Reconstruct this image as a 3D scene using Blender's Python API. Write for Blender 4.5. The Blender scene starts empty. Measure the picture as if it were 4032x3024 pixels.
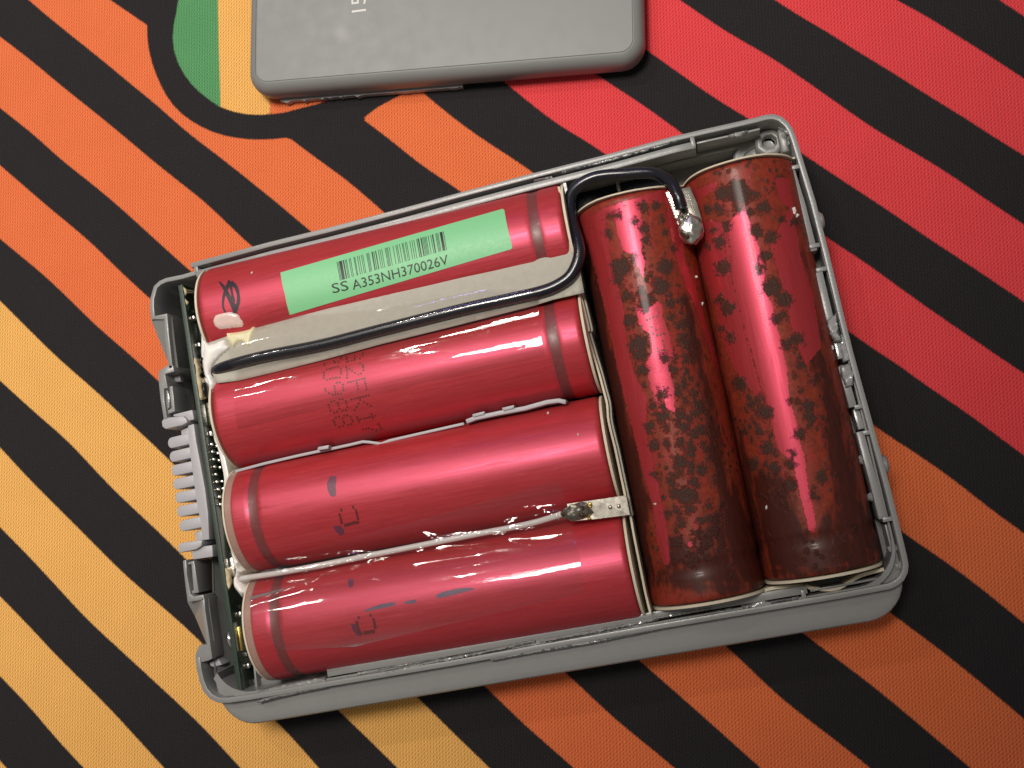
import bpy, bmesh, math, random
import numpy as np
from mathutils import Vector, Matrix, noise as mnoise
from mathutils.geometry import delaunay_2d_cdt
random.seed(7)
rng = np.random.default_rng(7)
S = 0.1                      # 1 Blender unit = 1 cm; every size below is in mm
scene = bpy.context.scene
scene.unit_settings.system = 'METRIC'
scene.unit_settings.scale_length = 0.01
COL = scene.collection

# ------------------------------------------------------------------ camera
CAM = np.array([80.928, 19.389, 188.486]); FPX = 4204.0; CX, CY = 2016.0, 1512.0
RM = np.array([[0.96566018, -0.18176499, -0.18563916], [0.20149252, 0.97502171, 0.09345277], [0.16401577, -0.12764852, 0.97816393]])
cd = bpy.data.cameras.new('camera'); cam = bpy.data.objects.new('camera', cd); COL.objects.link(cam)
cd.sensor_width = 36.0; cd.lens = FPX / 4032 * 36.0; cd.clip_start = 0.5; cd.clip_end = 500
cam.matrix_world = Matrix([[RM[0][i], RM[1][i], RM[2][i], CAM[i] * S] for i in range(3)] + [[0, 0, 0, 1]])
scene.camera = cam

# ------------------------------------------------------------------ world, lamps, exposure
w = bpy.data.worlds.new('World'); scene.world = w; w.use_nodes = True
bg = w.node_tree.nodes['Background']; bg.inputs[0].default_value = (1.0, 0.955, 0.90, 1); bg.inputs[1].default_value = 0.175
def lamp(name, kind, loc, aim, energy, color, **kw):
    l = bpy.data.lights.new(name, kind); l.energy = energy; l.color = color
    for k, v in kw.items(): setattr(l, k, v)
    o = bpy.data.objects.new(name, l); COL.objects.link(o); o.location = Vector(loc) * S
    d = (Vector(aim) - Vector(loc)); o.rotation_euler = d.to_track_quat('-Z', 'Y').to_euler(); return o
lamp('lamp_bulb_light', 'SPOT', (-105, 372, 500), (-66, 276, 0), 16000, (1.0, 0.94, 0.85), shadow_soft_size=0.35, spot_size=math.radians(64.5), spot_blend=0.45)
lamp('ceiling_lamp_light', 'SPOT', (0, 190, 560), (-95, 268, 0), 116000, (1.0, 0.94, 0.86), shadow_soft_size=8.0, spot_size=math.radians(73.2), spot_blend=0.44)
lamp('side_lamp_light', 'SPOT', (-235, 362, 500), (-66, 276, 0), 9000, (1.0, 0.95, 0.88), shadow_soft_size=1.6, spot_size=math.radians(86), spot_blend=0.5)
lamp('monitor_light', 'AREA', (-30, 430, 290), (50, 45, 18), 750, (0.36, 0.30, 1.0), shape='RECTANGLE', size=9, size_y=2.2)
scene.view_settings.view_transform = 'Standard'; scene.view_settings.look = 'None'
scene.view_settings.exposure = 0; scene.view_settings.gamma = 1
scene.cycles.max_bounces = 10; scene.cycles.transparent_max_bounces = 12
scene.cycles.sample_clamp_indirect = 6

# ------------------------------------------------------------------ pixel <-> place (photo pixels, 4032 wide)
def ray(u, v):
    d = np.array([(u - CX) / FPX, -(v - CY) / FPX, -1.0]); return RM.T @ d
def U(u, v, z=14.5):
    d = ray(u, v); t = (z - CAM[2]) / d[2]; p = CAM + t * d; return (p[0], p[1], z)
def Uv(u, v, x):            # on a vertical plane at x
    d = ray(u, v); t = (x - CAM[0]) / d[0]; p = CAM + t * d; return (x, p[1], p[2])
def proj(P):
    q = (np.asarray(P) - CAM) @ RM.T; return np.stack([CX + FPX * q[..., 0] / -q[..., 2], CY - FPX * q[..., 1] / -q[..., 2]], -1)
CROP = dict(A=(500, 900, .4521), B=(500, 1500, .4521), C=(600, 2150, .4521), H=(2100, 400, .5425), D=(2600, 1200, .4973), G=(2500, 1900, .5425),
            E=(1500, 1200, .5425), F=(1400, 1900, .5425), L=(1080, 800, .4521), Q=(2250, 700, 1.0244), P=(640, 1060, .3857), R=(640, 1600, .3857),
            T=(720, 2180, .398), K=(2780, 430, .2834), N=(1180, 1340, .2472), O=(1280, 1830, .217), W=(1350, 2200, .2712), S=(0, 0, 1.0))
def c(k, pts):
    ox, oy, s = CROP[k]; return [(ox + x * s, oy + y * s) for x, y in pts]
def W3(k, pts, z=14.5): return [U(u, v, z) for u, v in c(k, pts)]
def W2(k, pts, z=14.5): return [U(u, v, z)[:2] for u, v in c(k, pts)]

# ------------------------------------------------------------------ object helpers
def tag(o, label=None, cat=None, group=None, kind=None):
    for k, v in (('label', label), ('category', cat), ('group', group), ('kind', kind)):
        if v: o[k] = v
    return o
def thing(name, loc, label, cat, group=None):
    o = bpy.data.objects.new(name, None); COL.objects.link(o); o.location = Vector(loc) * S; o.empty_display_size = 0.2
    return tag(o, label, cat, group)
def origin(o):
    v = Vector((0, 0, 0))
    while o: v += o.location; o = o.parent
    return v
class MB:
    def __init__(s): s.v = []; s.f = []; s.m = []
    def add(s, v, f, m=0):
        b = len(s.v); s.v += [tuple(p) for p in v]; s.f += [tuple(i + b for i in q) for q in f]; s.m += [m] * len(f); return s
    def prism(s, poly, z0, z1, m=0):
        n = len(poly)
        a = sum(poly[i][0] * poly[(i + 1) % n][1] - poly[(i + 1) % n][0] * poly[i][1] for i in range(n))
        if a < 0: poly = poly[::-1]
        g = (lambda z, i: z[i]) if hasattr(z0, '__len__') else (lambda z, i: z)
        h = (lambda i: z1[i]) if hasattr(z1, '__len__') else (lambda i: z1)
        v = [(p[0], p[1], g(z0, i)) for i, p in enumerate(poly)] + [(p[0], p[1], h(i)) for i, p in enumerate(poly)]
        f = [tuple(range(n - 1, -1, -1)), tuple(range(n, 2 * n))] + [(i, (i + 1) % n, n + (i + 1) % n, n + i) for i in range(n)]
        return s.add(v, f, m)
    def box(s, x0, x1, y0, y1, z0, z1, m=0): return s.prism([(x0, y0), (x1, y0), (x1, y1), (x0, y1)], z0, z1, m)
    def wall(s, path, t, z0, z1, off=0.0, m=0):
        # strip of wall: path = outer edge in plan, body lies on its right-hand side between off and off+t
        p = [Vector(q[:2]) for q in path]; n = len(p); A = []; B = []
        for i in range(n):
            d = Vector((0, 0))
            if i > 0: d += (p[i] - p[i - 1]).normalized()
            if i < n - 1: d += (p[i + 1] - p[i]).normalized()
            d.normalize(); nn = Vector((d.y, -d.x)); A.append(p[i] + nn * off); B.append(p[i] + nn * (off + t))
        v = []; f = []
        for a, b in zip(A, B): v += [(a.x, a.y, z0), (b.x, b.y, z0), (b.x, b.y, z1), (a.x, a.y, z1)]
        for i in range(n - 1):
            k = 4 * i; f += [(k, k + 4, k + 5, k + 1), (k + 1, k + 5, k + 6, k + 2), (k + 2, k + 6, k + 7, k + 3), (k + 3, k + 7, k + 4, k)]
        f += [(0, 1, 2, 3), (4 * n - 1, 4 * n - 2, 4 * n - 3, 4 * n - 4)]
        return s.add(v, f, m)
    def tube(s, path, r, n=10, caps=True, m=0):
        P = [Vector(q) for q in path]; N = len(P); v = []; f = []
        rr = r if hasattr(r, '__len__') else [r] * N
        up = Vector((0, 0, 1))
        for i in range(N):
            t = (P[min(i + 1, N - 1)] - P[max(i - 1, 0)]).normalized()
            a = t.cross(up)
            if a.length < 1e-3: a = t.cross(Vector((0, 1, 0)))
            a.normalize(); b = a.cross(t).normalized(); up = b
            for k in range(n):
                an = 2 * math.pi * k / n; q = P[i] + (a * math.cos(an) + b * math.sin(an)) * rr[i]; v.append(tuple(q))
        for i in range(N - 1):
            for k in range(n): f.append((i * n + k, i * n + (k + 1) % n, (i + 1) * n + (k + 1) % n, (i + 1) * n + k))
        if caps: f += [tuple(range(n - 1, -1, -1)), tuple(range((N - 1) * n, N * n))]
        return s.add(v, f, m)
    def loft(s, rings, cap0=True, cap1=True, m=0):
        n = len(rings[0]); v = [p for r in rings for p in r]; f = []
        for i in range(len(rings) - 1):
            for k in range(n): f.append((i * n + k, i * n + (k + 1) % n, (i + 1) * n + (k + 1) % n, (i + 1) * n + k))
        if cap0: f.append(tuple(range(n - 1, -1, -1)))
        if cap1: f.append(tuple(range((len(rings) - 1) * n, len(rings) * n)))
        return s.add(v, f, m)
    def blob(s, ctr, rx, ry, rz, nu=14, nv=9, jit=0.0, m=0, rot=0.0):
        v = []; f = []
        for j in range(nv + 1):
            th = math.pi * j / nv
            for i in range(nu):
                ph = 2 * math.pi * i / nu; x, y, z = math.sin(th) * math.cos(ph), math.sin(th) * math.sin(ph), math.cos(th)
                k = 1 + jit * mnoise.noise(Vector((x * 2.1 + ctr[0], y * 2.1 + ctr[1], z * 2.1)))
                X, Y = x * rx * k, y * ry * k
                v.append((ctr[0] + X * math.cos(rot) - Y * math.sin(rot), ctr[1] + X * math.sin(rot) + Y * math.cos(rot), ctr[2] + z * rz * k))
        for j in range(nv):
            for i in range(nu): f.append((j * nu + i, (j + 1) * nu + i, (j + 1) * nu + (i + 1) % nu, j * nu + (i + 1) % nu))
        return s.add(v, f, m)
    def build(s, name, mats, parent=None, smooth=False, bevel=0.0, seg=2, loc=None, autos=40):
        me = bpy.data.meshes.new(name)
        if parent is not None: o0 = origin(parent)
        elif loc is not None: o0 = Vector(loc) * S
        else:
            a = np.array(s.v); o0 = Vector(((a[:, 0].min() + a[:, 0].max()) / 2, (a[:, 1].min() + a[:, 1].max()) / 2, a[:, 2].min())) * S
        me.from_pydata([(p[0] * S - o0.x, p[1] * S - o0.y, p[2] * S - o0.z) for p in s.v], [], s.f); me.validate()
        if not isinstance(mats, (list, tuple)): mats = [mats]
        for m_ in mats: me.materials.append(m_)
        if len(mats) > 1 and len(me.polygons) == len(s.m):
            for p, k in zip(me.polygons, s.m): p.material_index = k
        bm = bmesh.new(); bm.from_mesh(me); bmesh.ops.remove_doubles(bm, verts=bm.verts, dist=1e-6); bmesh.ops.recalc_face_normals(bm, faces=bm.faces)
        if bevel > 0:
            es = [e for e in bm.edges if len(e.link_faces) == 2 and e.calc_face_angle(0) > math.radians(35)]
            bmesh.ops.bevel(bm, geom=es, offset=bevel * S, segments=seg, profile=0.5, affect='EDGES', clamp_overlap=True)
            smooth = True
        bm.to_mesh(me); bm.free()
        if smooth:
            me.polygons.foreach_set('use_smooth', [True] * len(me.polygons))
            try: me.set_sharp_from_angle(angle=math.radians(autos))
            except Exception: pass
        o = bpy.data.objects.new(name, me); COL.objects.link(o)
        if parent is not None: o.parent = parent
        else: o.location = o0
        return o
def smoothpath(pts, k=6):
    P = [np.array(p, float) for p in pts]; P = [2 * P[0] - P[1]] + P + [2 * P[-1] - P[-2]]; out = []
    for i in range(1, len(P) - 2):
        for j in range(k):
            t = j / k; a, b, c_, d = P[i - 1], P[i], P[i + 1], P[i + 2]
            out.append(tuple(0.5 * ((2 * b) + (-a + c_) * t + (2 * a - 5 * b + 4 * c_ - d) * t * t + (-a + 3 * b - 3 * c_ + d) * t ** 3)))
    out.append(tuple(P[-2])); return out
def inside(pts, poly):
    x, y = pts[:, 0], pts[:, 1]; r = np.zeros(len(pts), bool); n = len(poly)
    for i in range(n):
        x1, y1 = poly[i]; x2, y2 = poly[(i + 1) % n]
        if y1 == y2: continue
        k = ((y1 > y) != (y2 > y)) & (x < (x2 - x1) * (y - y1) / (y2 - y1) + x1); r ^= k
    return r
def sdf(pts, polys, closed=True):
    best = np.full(len(pts), 1e9); ins = np.zeros(len(pts), bool)
    for poly in polys:
        n = len(poly)
        for i in range(n if closed else n - 1):
            a = np.array(poly[i], float); b = np.array(poly[(i + 1) % n], float); ab = b - a; L = ab @ ab
            if L < 1e-12: continue
            t = np.clip(((pts - a) @ ab) / L, 0, 1); d = pts - a - t[:, None] * ab; best = np.minimum(best, (d * d).sum(1))
        if closed: ins |= inside(pts, poly)
    best = np.sqrt(best); return np.where(ins, best, -best)
def dense(poly, step):
    out = []; n = len(poly)
    for i in range(n):
        a = np.array(poly[i]); b = np.array(poly[(i + 1) % n]); k = max(1, int(np.linalg.norm(b - a) / step))
        out += [tuple(a + (b - a) * j / k) for j in range(k)]
    return out
def patch(poly, zf, step=0.7, jit=0.15):
    # plan outline + height function -> mesh sheet; zf(xy array, distance to rim array) -> z array
    poly = dense(poly, step); P = np.array(poly); x0, y0 = P.min(0); x1, y1 = P.max(0)
    gx, gy = np.meshgrid(np.arange(x0, x1, step), np.arange(y0, y1, step)); g = np.stack([gx.ravel(), gy.ravel()], 1)
    g = g + rng.uniform(-jit, jit, g.shape) * step
    d = sdf(g, [poly]); g = g[d > step * 0.45]
    allp = np.concatenate([P, g]); n = len(P)
    vs, es, fs, ov, oe, of = delaunay_2d_cdt([Vector(p) for p in allp], [], [list(range(n))], 1, 1e-7)
    V = np.array([(v.x, v.y) for v in vs]); dd = np.maximum(sdf(V, [poly]), 0); dd[dd < 1e-4] = 0
    z = zf(V, dd); mb = MB(); mb.add([(a[0], a[1], b) for a, b in zip(V, z)], [tuple(f) for f in fs]); return mb

# ------------------------------------------------------------------ materials
def mat(name):
    m = bpy.data.materials.new(name); m.use_nodes = True; nt = m.node_tree; b = nt.nodes['Principled BSDF']; return m, nt, b
def N(nt, t, **kw):
    n = nt.nodes.new('ShaderNode' + t)
    for k, v in kw.items(): setattr(n, k, v)
    return n
def setin(n, **kw):
    for k, v in kw.items(): n.inputs[k.replace('_', ' ')].default_value = v
    return n
def math_(nt, op, a, b=None, clamp=False):
    n = N(nt, 'Math', operation=op); n.use_clamp = clamp
    for i, x in enumerate((a, b)):
        if x is None: continue
        if isinstance(x, (int, float)): n.inputs[i].default_value = x
        else: nt.links.new(x, n.inputs[i])
    return n.outputs[0]
def mixc(nt, f, a, b):
    n = N(nt, 'Mix', data_type='RGBA')
    for s_, x in ((0, f), (6, a), (7, b)):
        if isinstance(x, (int, float)): n.inputs[s_].default_value = x
        elif isinstance(x, tuple): n.inputs[s_].default_value = x if len(x) == 4 else (*x, 1)
        else: nt.links.new(x, n.inputs[s_])
    return n.outputs[2]
def smooth(nt, v, lo, hi):
    n = N(nt, 'MapRange', interpolation_type='SMOOTHSTEP'); nt.links.new(v, n.inputs[0]); n.inputs[1].default_value = lo; n.inputs[2].default_value = hi; return n.outputs[0]
def noise(nt, vec, scale, detail=3, rough=.5, dim='3D'):
    n = N(nt, 'TexNoise', noise_dimensions=dim); n.inputs['Scale'].default_value = scale; n.inputs['Detail'].default_value = detail; n.inputs['Roughness'].default_value = rough
    if vec is not None: nt.links.new(vec, n.inputs['Vector'])
    return n.outputs[0]
def mapping(nt, vec, sc=(1, 1, 1), rot=(0, 0, 0)):
    n = N(nt, 'Mapping'); n.inputs['Scale'].default_value = sc; n.inputs['Rotation'].default_value = rot; nt.links.new(vec, n.inputs['Vector']); return n.outputs[0]
def bump(nt, b, h, strength=.2, dist=.01, prev=None):
    n = N(nt, 'Bump'); n.inputs['Strength'].default_value = strength; n.inputs['Distance'].default_value = dist; nt.links.new(h, n.inputs['Height'])
    if prev is not None: nt.links.new(prev, n.inputs['Normal'])
    nt.links.new(n.outputs[0], b.inputs['Normal']); return n.outputs[0]
def simple(name, col, rough=.5, metal=0.0, spec=.5, var=.12, vs=6, bm_=.0, bs=30, coat=0.0, trans=0.0, sss=0.0, ior=1.5, alpha=1.0):
    m, nt, b = mat(name); tc = N(nt, 'TexCoord').outputs['Object']
    n1 = noise(nt, tc, vs, 5, .6); k = math_(nt, 'ADD', math_(nt, 'MULTIPLY', n1, 2 * var), 1 - var)
    mm = N(nt, 'VectorMath', operation='SCALE'); mm.inputs[0].default_value = col; nt.links.new(k, mm.inputs['Scale']); nt.links.new(mm.outputs[0], b.inputs['Base Color'])
    rr = math_(nt, 'ADD', math_(nt, 'MULTIPLY', noise(nt, tc, vs * 3.1, 4), .25), rough - .125, True); nt.links.new(rr, b.inputs['Roughness'])
    setin(b, Metallic=metal, IOR=ior); b.inputs['Specular IOR Level'].default_value = spec; b.inputs['Coat Weight'].default_value = coat; b.inputs['Coat Roughness'].default_value = .12
    b.inputs['Transmission Weight'].default_value = trans; b.inputs['Alpha'].default_value = alpha
    if sss: b.inputs['Subsurface Weight'].default_value = sss; b.inputs['Subsurface Radius'].default_value = (.1, .08, .06); b.inputs['Subsurface Scale'].default_value = 1.0
    if bm_: bump(nt, b, noise(nt, tc, bs, 4, .6), bm_, .01)
    return m
M = {}
M['case'] = simple('grey_abs_plastic', (.240, .240, .235), .36, var=.07, bm_=.16, bs=45, coat=.12)
M['case_gloss'] = simple('grey_plastic_torn', (.27, .27, .268), .25, var=.2, vs=14, bm_=.3, bs=14, coat=.4)
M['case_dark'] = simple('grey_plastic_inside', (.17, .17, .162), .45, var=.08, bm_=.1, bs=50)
M['conn'] = simple('light_grey_nylon', (.40, .39, .41), .45, var=.05, bm_=.08, bs=60)
M['clear'] = simple('clear_torn_plastic', (.55, .56, .56), .12, var=.2, vs=12, bm_=.3, bs=14, trans=.45, coat=.6)
M['pale'] = simple('pale_translucent_plastic', (.36, .38, .37), .25, var=.1, trans=.15, coat=.3)
M['paper'] = simple('grey_insulating_paper', (.43, .405, .345), .72, var=.12, vs=9, bm_=.35, bs=40)
M['cream'] = simple('cream_fish_paper', (.66, .58, .44), .7, var=.14, vs=16, bm_=.3, bs=60)
M['tan'] = simple('tan_card_disc', (.26, .17, .12), .6, var=.15)
M['lip'] = simple('translucent_tan_wrap_lip', (.36, .21, .17), .3, var=.12, coat=.4)
M['silicone'] = simple('white_silicone', (.84, .81, .76), .3, var=.06, bm_=.25, bs=10, coat=.25, sss=.25)
M['resin'] = simple('amber_resin', (.74, .62, .38), .2, var=.35, vs=5, bm_=.2, bs=6, coat=.6, sss=.1)
M['glue_clear'] = simple('milky_glue', (.75, .55, .5), .22, var=.15, vs=8, coat=.5, sss=.2)
M['glue_yellow'] = simple('yellowed_paper_glue', (.72, .66, .42), .5, var=.1, bm_=.3, bs=15)
M['pcb'] = simple('dark_green_pcb', (.022, .045, .024), .3, var=.4, vs=20, coat=.5)
M['pcb_edge'] = simple('glass_fibre_edge', (.035, .055, .040), .4, var=.3, vs=30, bm_=.4, bs=80)
M['chip'] = simple('black_chip', (.012, .012, .013), .3, var=.2, bm_=.2, bs=50)
M['solder'] = simple('bright_solder', (.66, .63, .57), .3, metal=1, var=.5, vs=12, bm_=.9, bs=9)
M['solder_dull'] = simple('dull_fluxed_solder', (.16, .145, .12), .38, metal=.7, var=.8, vs=16, bm_=.7, bs=14)
M['nickel'] = simple('nickel_strip', (.56, .52, .45), .26, metal=1, var=.05, vs=3, bm_=.05, bs=6)
M['gold'] = simple('gold_pad', (.62, .43, .10), .25, metal=.8, var=.4, vs=25)
M['wire_black'] = simple('black_pvc', (.006, .006, .011), .28, var=.2, coat=.2)
M['wire_white'] = simple('white_pvc', (.60, .565, .535), .32, var=.06, coat=.4)
M['burnt'] = simple('burnt_flux', (.05, .022, .01), .3, var=.3)
M['dirt'] = simple('dark_grime', (.03, .028, .03), .6, var=.3)
M['ink_black'] = simple('black_marker', (.022, .008, .016), .5, var=.3, vs=12)
M['ink_purple'] = simple('faded_purple_marker', (.13, .028, .06), .4, var=.15)
M['ink_blue'] = simple('faded_blue_marker', (.12, .07, .12), .42, var=.3, vs=12)
M['ink_brown'] = simple('brown_print', (.13, .018, .018), .4, var=.1)
M['ink_label'] = simple('label_black_print', (.018, .02, .018), .5, var=.2)
M['label'] = simple('mint_green_label', (.215, .56, .275), .5, var=.03, bm_=.08, bs=30)
M['white_print'] = simple('white_lid_print', (.62, .61, .58), .5, var=.05)
M['crumb'] = simple('pale_crumb', (.6, .56, .52), .4, var=.2)
M['groove'] = simple('dark_crimp_groove', (.17, .036, .036), .42, var=.3, vs=10, coat=.05)

def cell_material(name, stained):
    m, nt, b = mat(name); uv = N(nt, 'UVMap'); uv.uv_map = 'UVMap'; v = uv.outputs[0]     # uv in mm: along, around
    streak = noise(nt, mapping(nt, v, (.10, 2.2, 1)), 1.0, 5, .6, '2D')
    cloud = noise(nt, mapping(nt, v, (.12, .25, 1)), 1.0, 3, .5, '2D')
    clean = mixc(nt, streak, (.30, .021, .020), (.50, .045, .042))
    clean = mixc(nt, math_(nt, 'MULTIPLY', cloud, .35), clean, (.53, .042, .060))
    scr = smooth(nt, noise(nt, mapping(nt, v, (.35, 7, 1), (0, 0, .12)), 1.0, 6, .72, '2D'), .60, .72)
    clean = mixc(nt, math_(nt, 'MULTIPLY', scr, .32), clean, (.75, .22, .20))
    rgh = math_(nt, 'ADD', math_(nt, 'MULTIPLY', streak, .22), .32)
    def sheen(fac, k):
        gl = N(nt, 'BsdfGlossy'); gl.inputs[0].default_value = (.95, .115, .33, 1); nt.links.new(math_(nt, 'ADD', math_(nt, 'MULTIPLY', streak, .34), .21), gl.inputs['Roughness'])
        mx = N(nt, 'MixShader'); nt.links.new(b.outputs[0], mx.inputs[1]); nt.links.new(gl.outputs[0], mx.inputs[2]); nt.links.new(mx.outputs[0], nt.nodes['Material Output'].inputs[0])
        if isinstance(fac, float): mx.inputs[0].default_value = fac * k
        else: nt.links.new(math_(nt, 'MULTIPLY', fac, k), mx.inputs[0])
    if not stained:
        nt.links.new(clean, b.inputs['Base Color']); nt.links.new(rgh, b.inputs['Roughness']); b.inputs['Metallic'].default_value = .12; b.inputs['Specular IOR Level'].default_value = .35
        bump(nt, b, streak, .05, .01); sheen(1.0, .10)
        return m
    def attr(n): a = N(nt, 'Attribute'); a.attribute_name = n; return a.outputs['Fac']
    fr1 = math_(nt, 'SUBTRACT', noise(nt, v, 1.1, 5, .72, '2D'), .5); fr2 = math_(nt, 'SUBTRACT', noise(nt, v, 2.6, 4, .7, '2D'), .5)
    fr3 = math_(nt, 'SUBTRACT', noise(nt, mapping(nt, v, (.16, .55, 1)), 1.0, 3, .6, '2D'), .5)
    isclean = smooth(nt, math_(nt, 'ADD', attr('clean_d'), math_(nt, 'ADD', math_(nt, 'MULTIPLY', fr2, .8), math_(nt, 'MULTIPLY', fr1, .9))), -.04, .06)
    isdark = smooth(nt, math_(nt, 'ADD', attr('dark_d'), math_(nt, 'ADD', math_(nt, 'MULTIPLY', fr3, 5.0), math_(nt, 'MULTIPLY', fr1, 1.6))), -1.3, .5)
    isspot = smooth(nt, math_(nt, 'ADD', attr('spot_d'), math_(nt, 'MULTIPLY', fr1, 3.8)), -.45, .40)
    vo = N(nt, 'TexVoronoi', voronoi_dimensions='2D'); vo.inputs['Scale'].default_value = .62; nt.links.new(v, vo.inputs['Vector'])
    dens = smooth(nt, noise(nt, mapping(nt, v, (.09, .16, 1)), 1.0, 2, .5, '2D'), .42, .62)
    sp2 = math_(nt, 'MULTIPLY', smooth(nt, math_(nt, 'ADD', math_(nt, 'MULTIPLY', vo.outputs['Distance'], -1.0), math_(nt, 'ADD', math_(nt, 'MULTIPLY', fr1, 1.0), .22)), -.12, .20), dens)
    v2 = N(nt, 'TexVoronoi', voronoi_dimensions='2D'); v2.inputs['Scale'].default_value = .34; nt.links.new(mapping(nt, v, (1, 1.25, 1)), v2.inputs['Vector'])
    big = smooth(nt, math_(nt, 'ADD', math_(nt, 'MULTIPLY', v2.outputs['Distance'], -1.0), math_(nt, 'ADD', math_(nt, 'MULTIPLY', fr1, 1.5), math_(nt, 'ADD', math_(nt, 'MULTIPLY', attr('crust_d'), .05), .12))), -.14, .22)
    crust = math_(nt, 'MULTIPLY', math_(nt, 'MULTIPLY', big, math_(nt, 'SUBTRACT', 1.0, math_(nt, 'MULTIPLY', isclean, .85))), smooth(nt, attr('crust_d'), -2.0, 1.0))
    isspot = math_(nt, 'MAXIMUM', isspot, crust); isspot0 = isspot; isspot = math_(nt, 'MAXIMUM', isspot0, math_(nt, 'MULTIPLY', sp2, math_(nt, 'SUBTRACT', 1.0, isclean)))
    film = mixc(nt, smooth(nt, fr1, -.25, .3), (.15, .020, .010), (.31, .042, .015))
    film = mixc(nt, smooth(nt, fr3, -.1, .25), film, (.30, .026, .018))
    spotc = mixc(nt, noise(nt, v, 3.0, 4, .7, '2D'), (.020, .008, .006), (.095, .034, .020))
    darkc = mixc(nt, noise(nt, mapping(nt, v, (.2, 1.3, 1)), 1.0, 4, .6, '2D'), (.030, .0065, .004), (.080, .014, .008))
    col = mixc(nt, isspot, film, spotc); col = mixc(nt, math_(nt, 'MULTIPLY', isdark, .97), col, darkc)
    cl = mixc(nt, .25, clean, (.40, .032, .026)); spk = math_(nt, 'MULTIPLY', isspot, .95)
    cc = mixc(nt, spk, cl, spotc)
    col = mixc(nt, isclean, col, cc); nt.links.new(col, b.inputs['Base Color'])
    cm = math_(nt, 'MULTIPLY', isclean, math_(nt, 'SUBTRACT', 1.0, isspot)); nt.links.new(math_(nt, 'ADD', math_(nt, 'MULTIPLY', cm, .30), .06), b.inputs['Metallic'])
    nt.links.new(math_(nt, 'ADD', rgh, .03), b.inputs['Roughness'])
    b.inputs['Specular IOR Level'].default_value = .3; b.inputs['Coat Weight'].default_value = .10; b.inputs['Coat Roughness'].default_value = .13
    h = math_(nt, 'ADD', math_(nt, 'MULTIPLY', isspot, noise(nt, v, 3.2, 4, .7, '2D')), math_(nt, 'MULTIPLY', isclean, -.3))
    bump(nt, b, h, .8, .02); sheen(cm, .10); return m
M['cell'] = cell_material('red_cell_wrap', False); M['cell_stained'] = cell_material('rust_stained_cell_wrap', True)

def tape_material():
    m, nt, b = mat('clear_tape'); nt.nodes.remove(b); out = nt.nodes['Material Output']
    tr = N(nt, 'BsdfTransparent'); tr.inputs[0].default_value = (.975, .97, .97, 1); gl = N(nt, 'BsdfGlossy'); gl.inputs['Roughness'].default_value = .06; gl.inputs[0].default_value = (1, 1, 1, 1)
    fr = N(nt, 'Fresnel'); fr.inputs[0].default_value = 1.5; mx = N(nt, 'MixShader'); nt.links.new(math_(nt, 'ADD', math_(nt, 'MULTIPLY', fr.outputs[0], 1.1), .005), mx.inputs[0])
    tc = N(nt, 'TexCoord').outputs['Object']; n1 = noise(nt, mapping(nt, tc, (.8, 3, 1)), 1.6, 3, .5); bp = N(nt, 'Bump'); bp.inputs['Strength'].default_value = .25; bp.inputs['Distance'].default_value = .02
    nt.links.new(n1, bp.inputs['Height']); nt.links.new(bp.outputs[0], gl.inputs['Normal'])
    nt.links.new(tr.outputs[0], mx.inputs[1]); nt.links.new(gl.outputs[0], mx.inputs[2]); nt.links.new(mx.outputs[0], out.inputs[0]); return m
M['tape'] = tape_material()

# ------------------------------------------------------------------ printed cloth mat (the surface)
def ext(pts, a, b):
    p = [np.array(q, float) for q in pts]; d0 = p[0] - p[min(2, len(p) - 1)]; d0 /= np.linalg.norm(d0); d1 = p[-1] - p[-min(3, len(p))]; d1 /= np.linalg.norm(d1)
    return ([tuple(p[0] + d0 * a)] if a else []) + [tuple(q) for q in p] + ([tuple(p[-1] + d1 * b)] if b else [])
def sm2(p, w_=130.0):
    a = np.array([q[:2] for q in smoothpath([(x, y, 0) for x, y in p], 5)]); L_ = np.concatenate([[0], np.cumsum(np.linalg.norm(np.diff(a, axis=0), axis=1))])
    t = np.linspace(0, L_[-1], max(3, int(L_[-1] / 45))); b_ = np.stack([np.interp(t, L_, a[:, 0]), np.interp(t, L_, a[:, 1])], 1); out = []
    for i in range(len(b_)):
        h = min(w_, t[i], t[-1] - t[i]); k = np.abs(t - t[i]) <= h + 1; wt = 1.0001 - np.abs(t[k] - t[i]) / (h + 45); out.append(tuple((b_[k] * wt[:, None]).sum(0) / wt.sum()))
    return out
def stripe(up, lo, a=700, b=700): return sm2(ext(up, a, b)) + sm2(ext(lo, a, b))[::-1]
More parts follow.
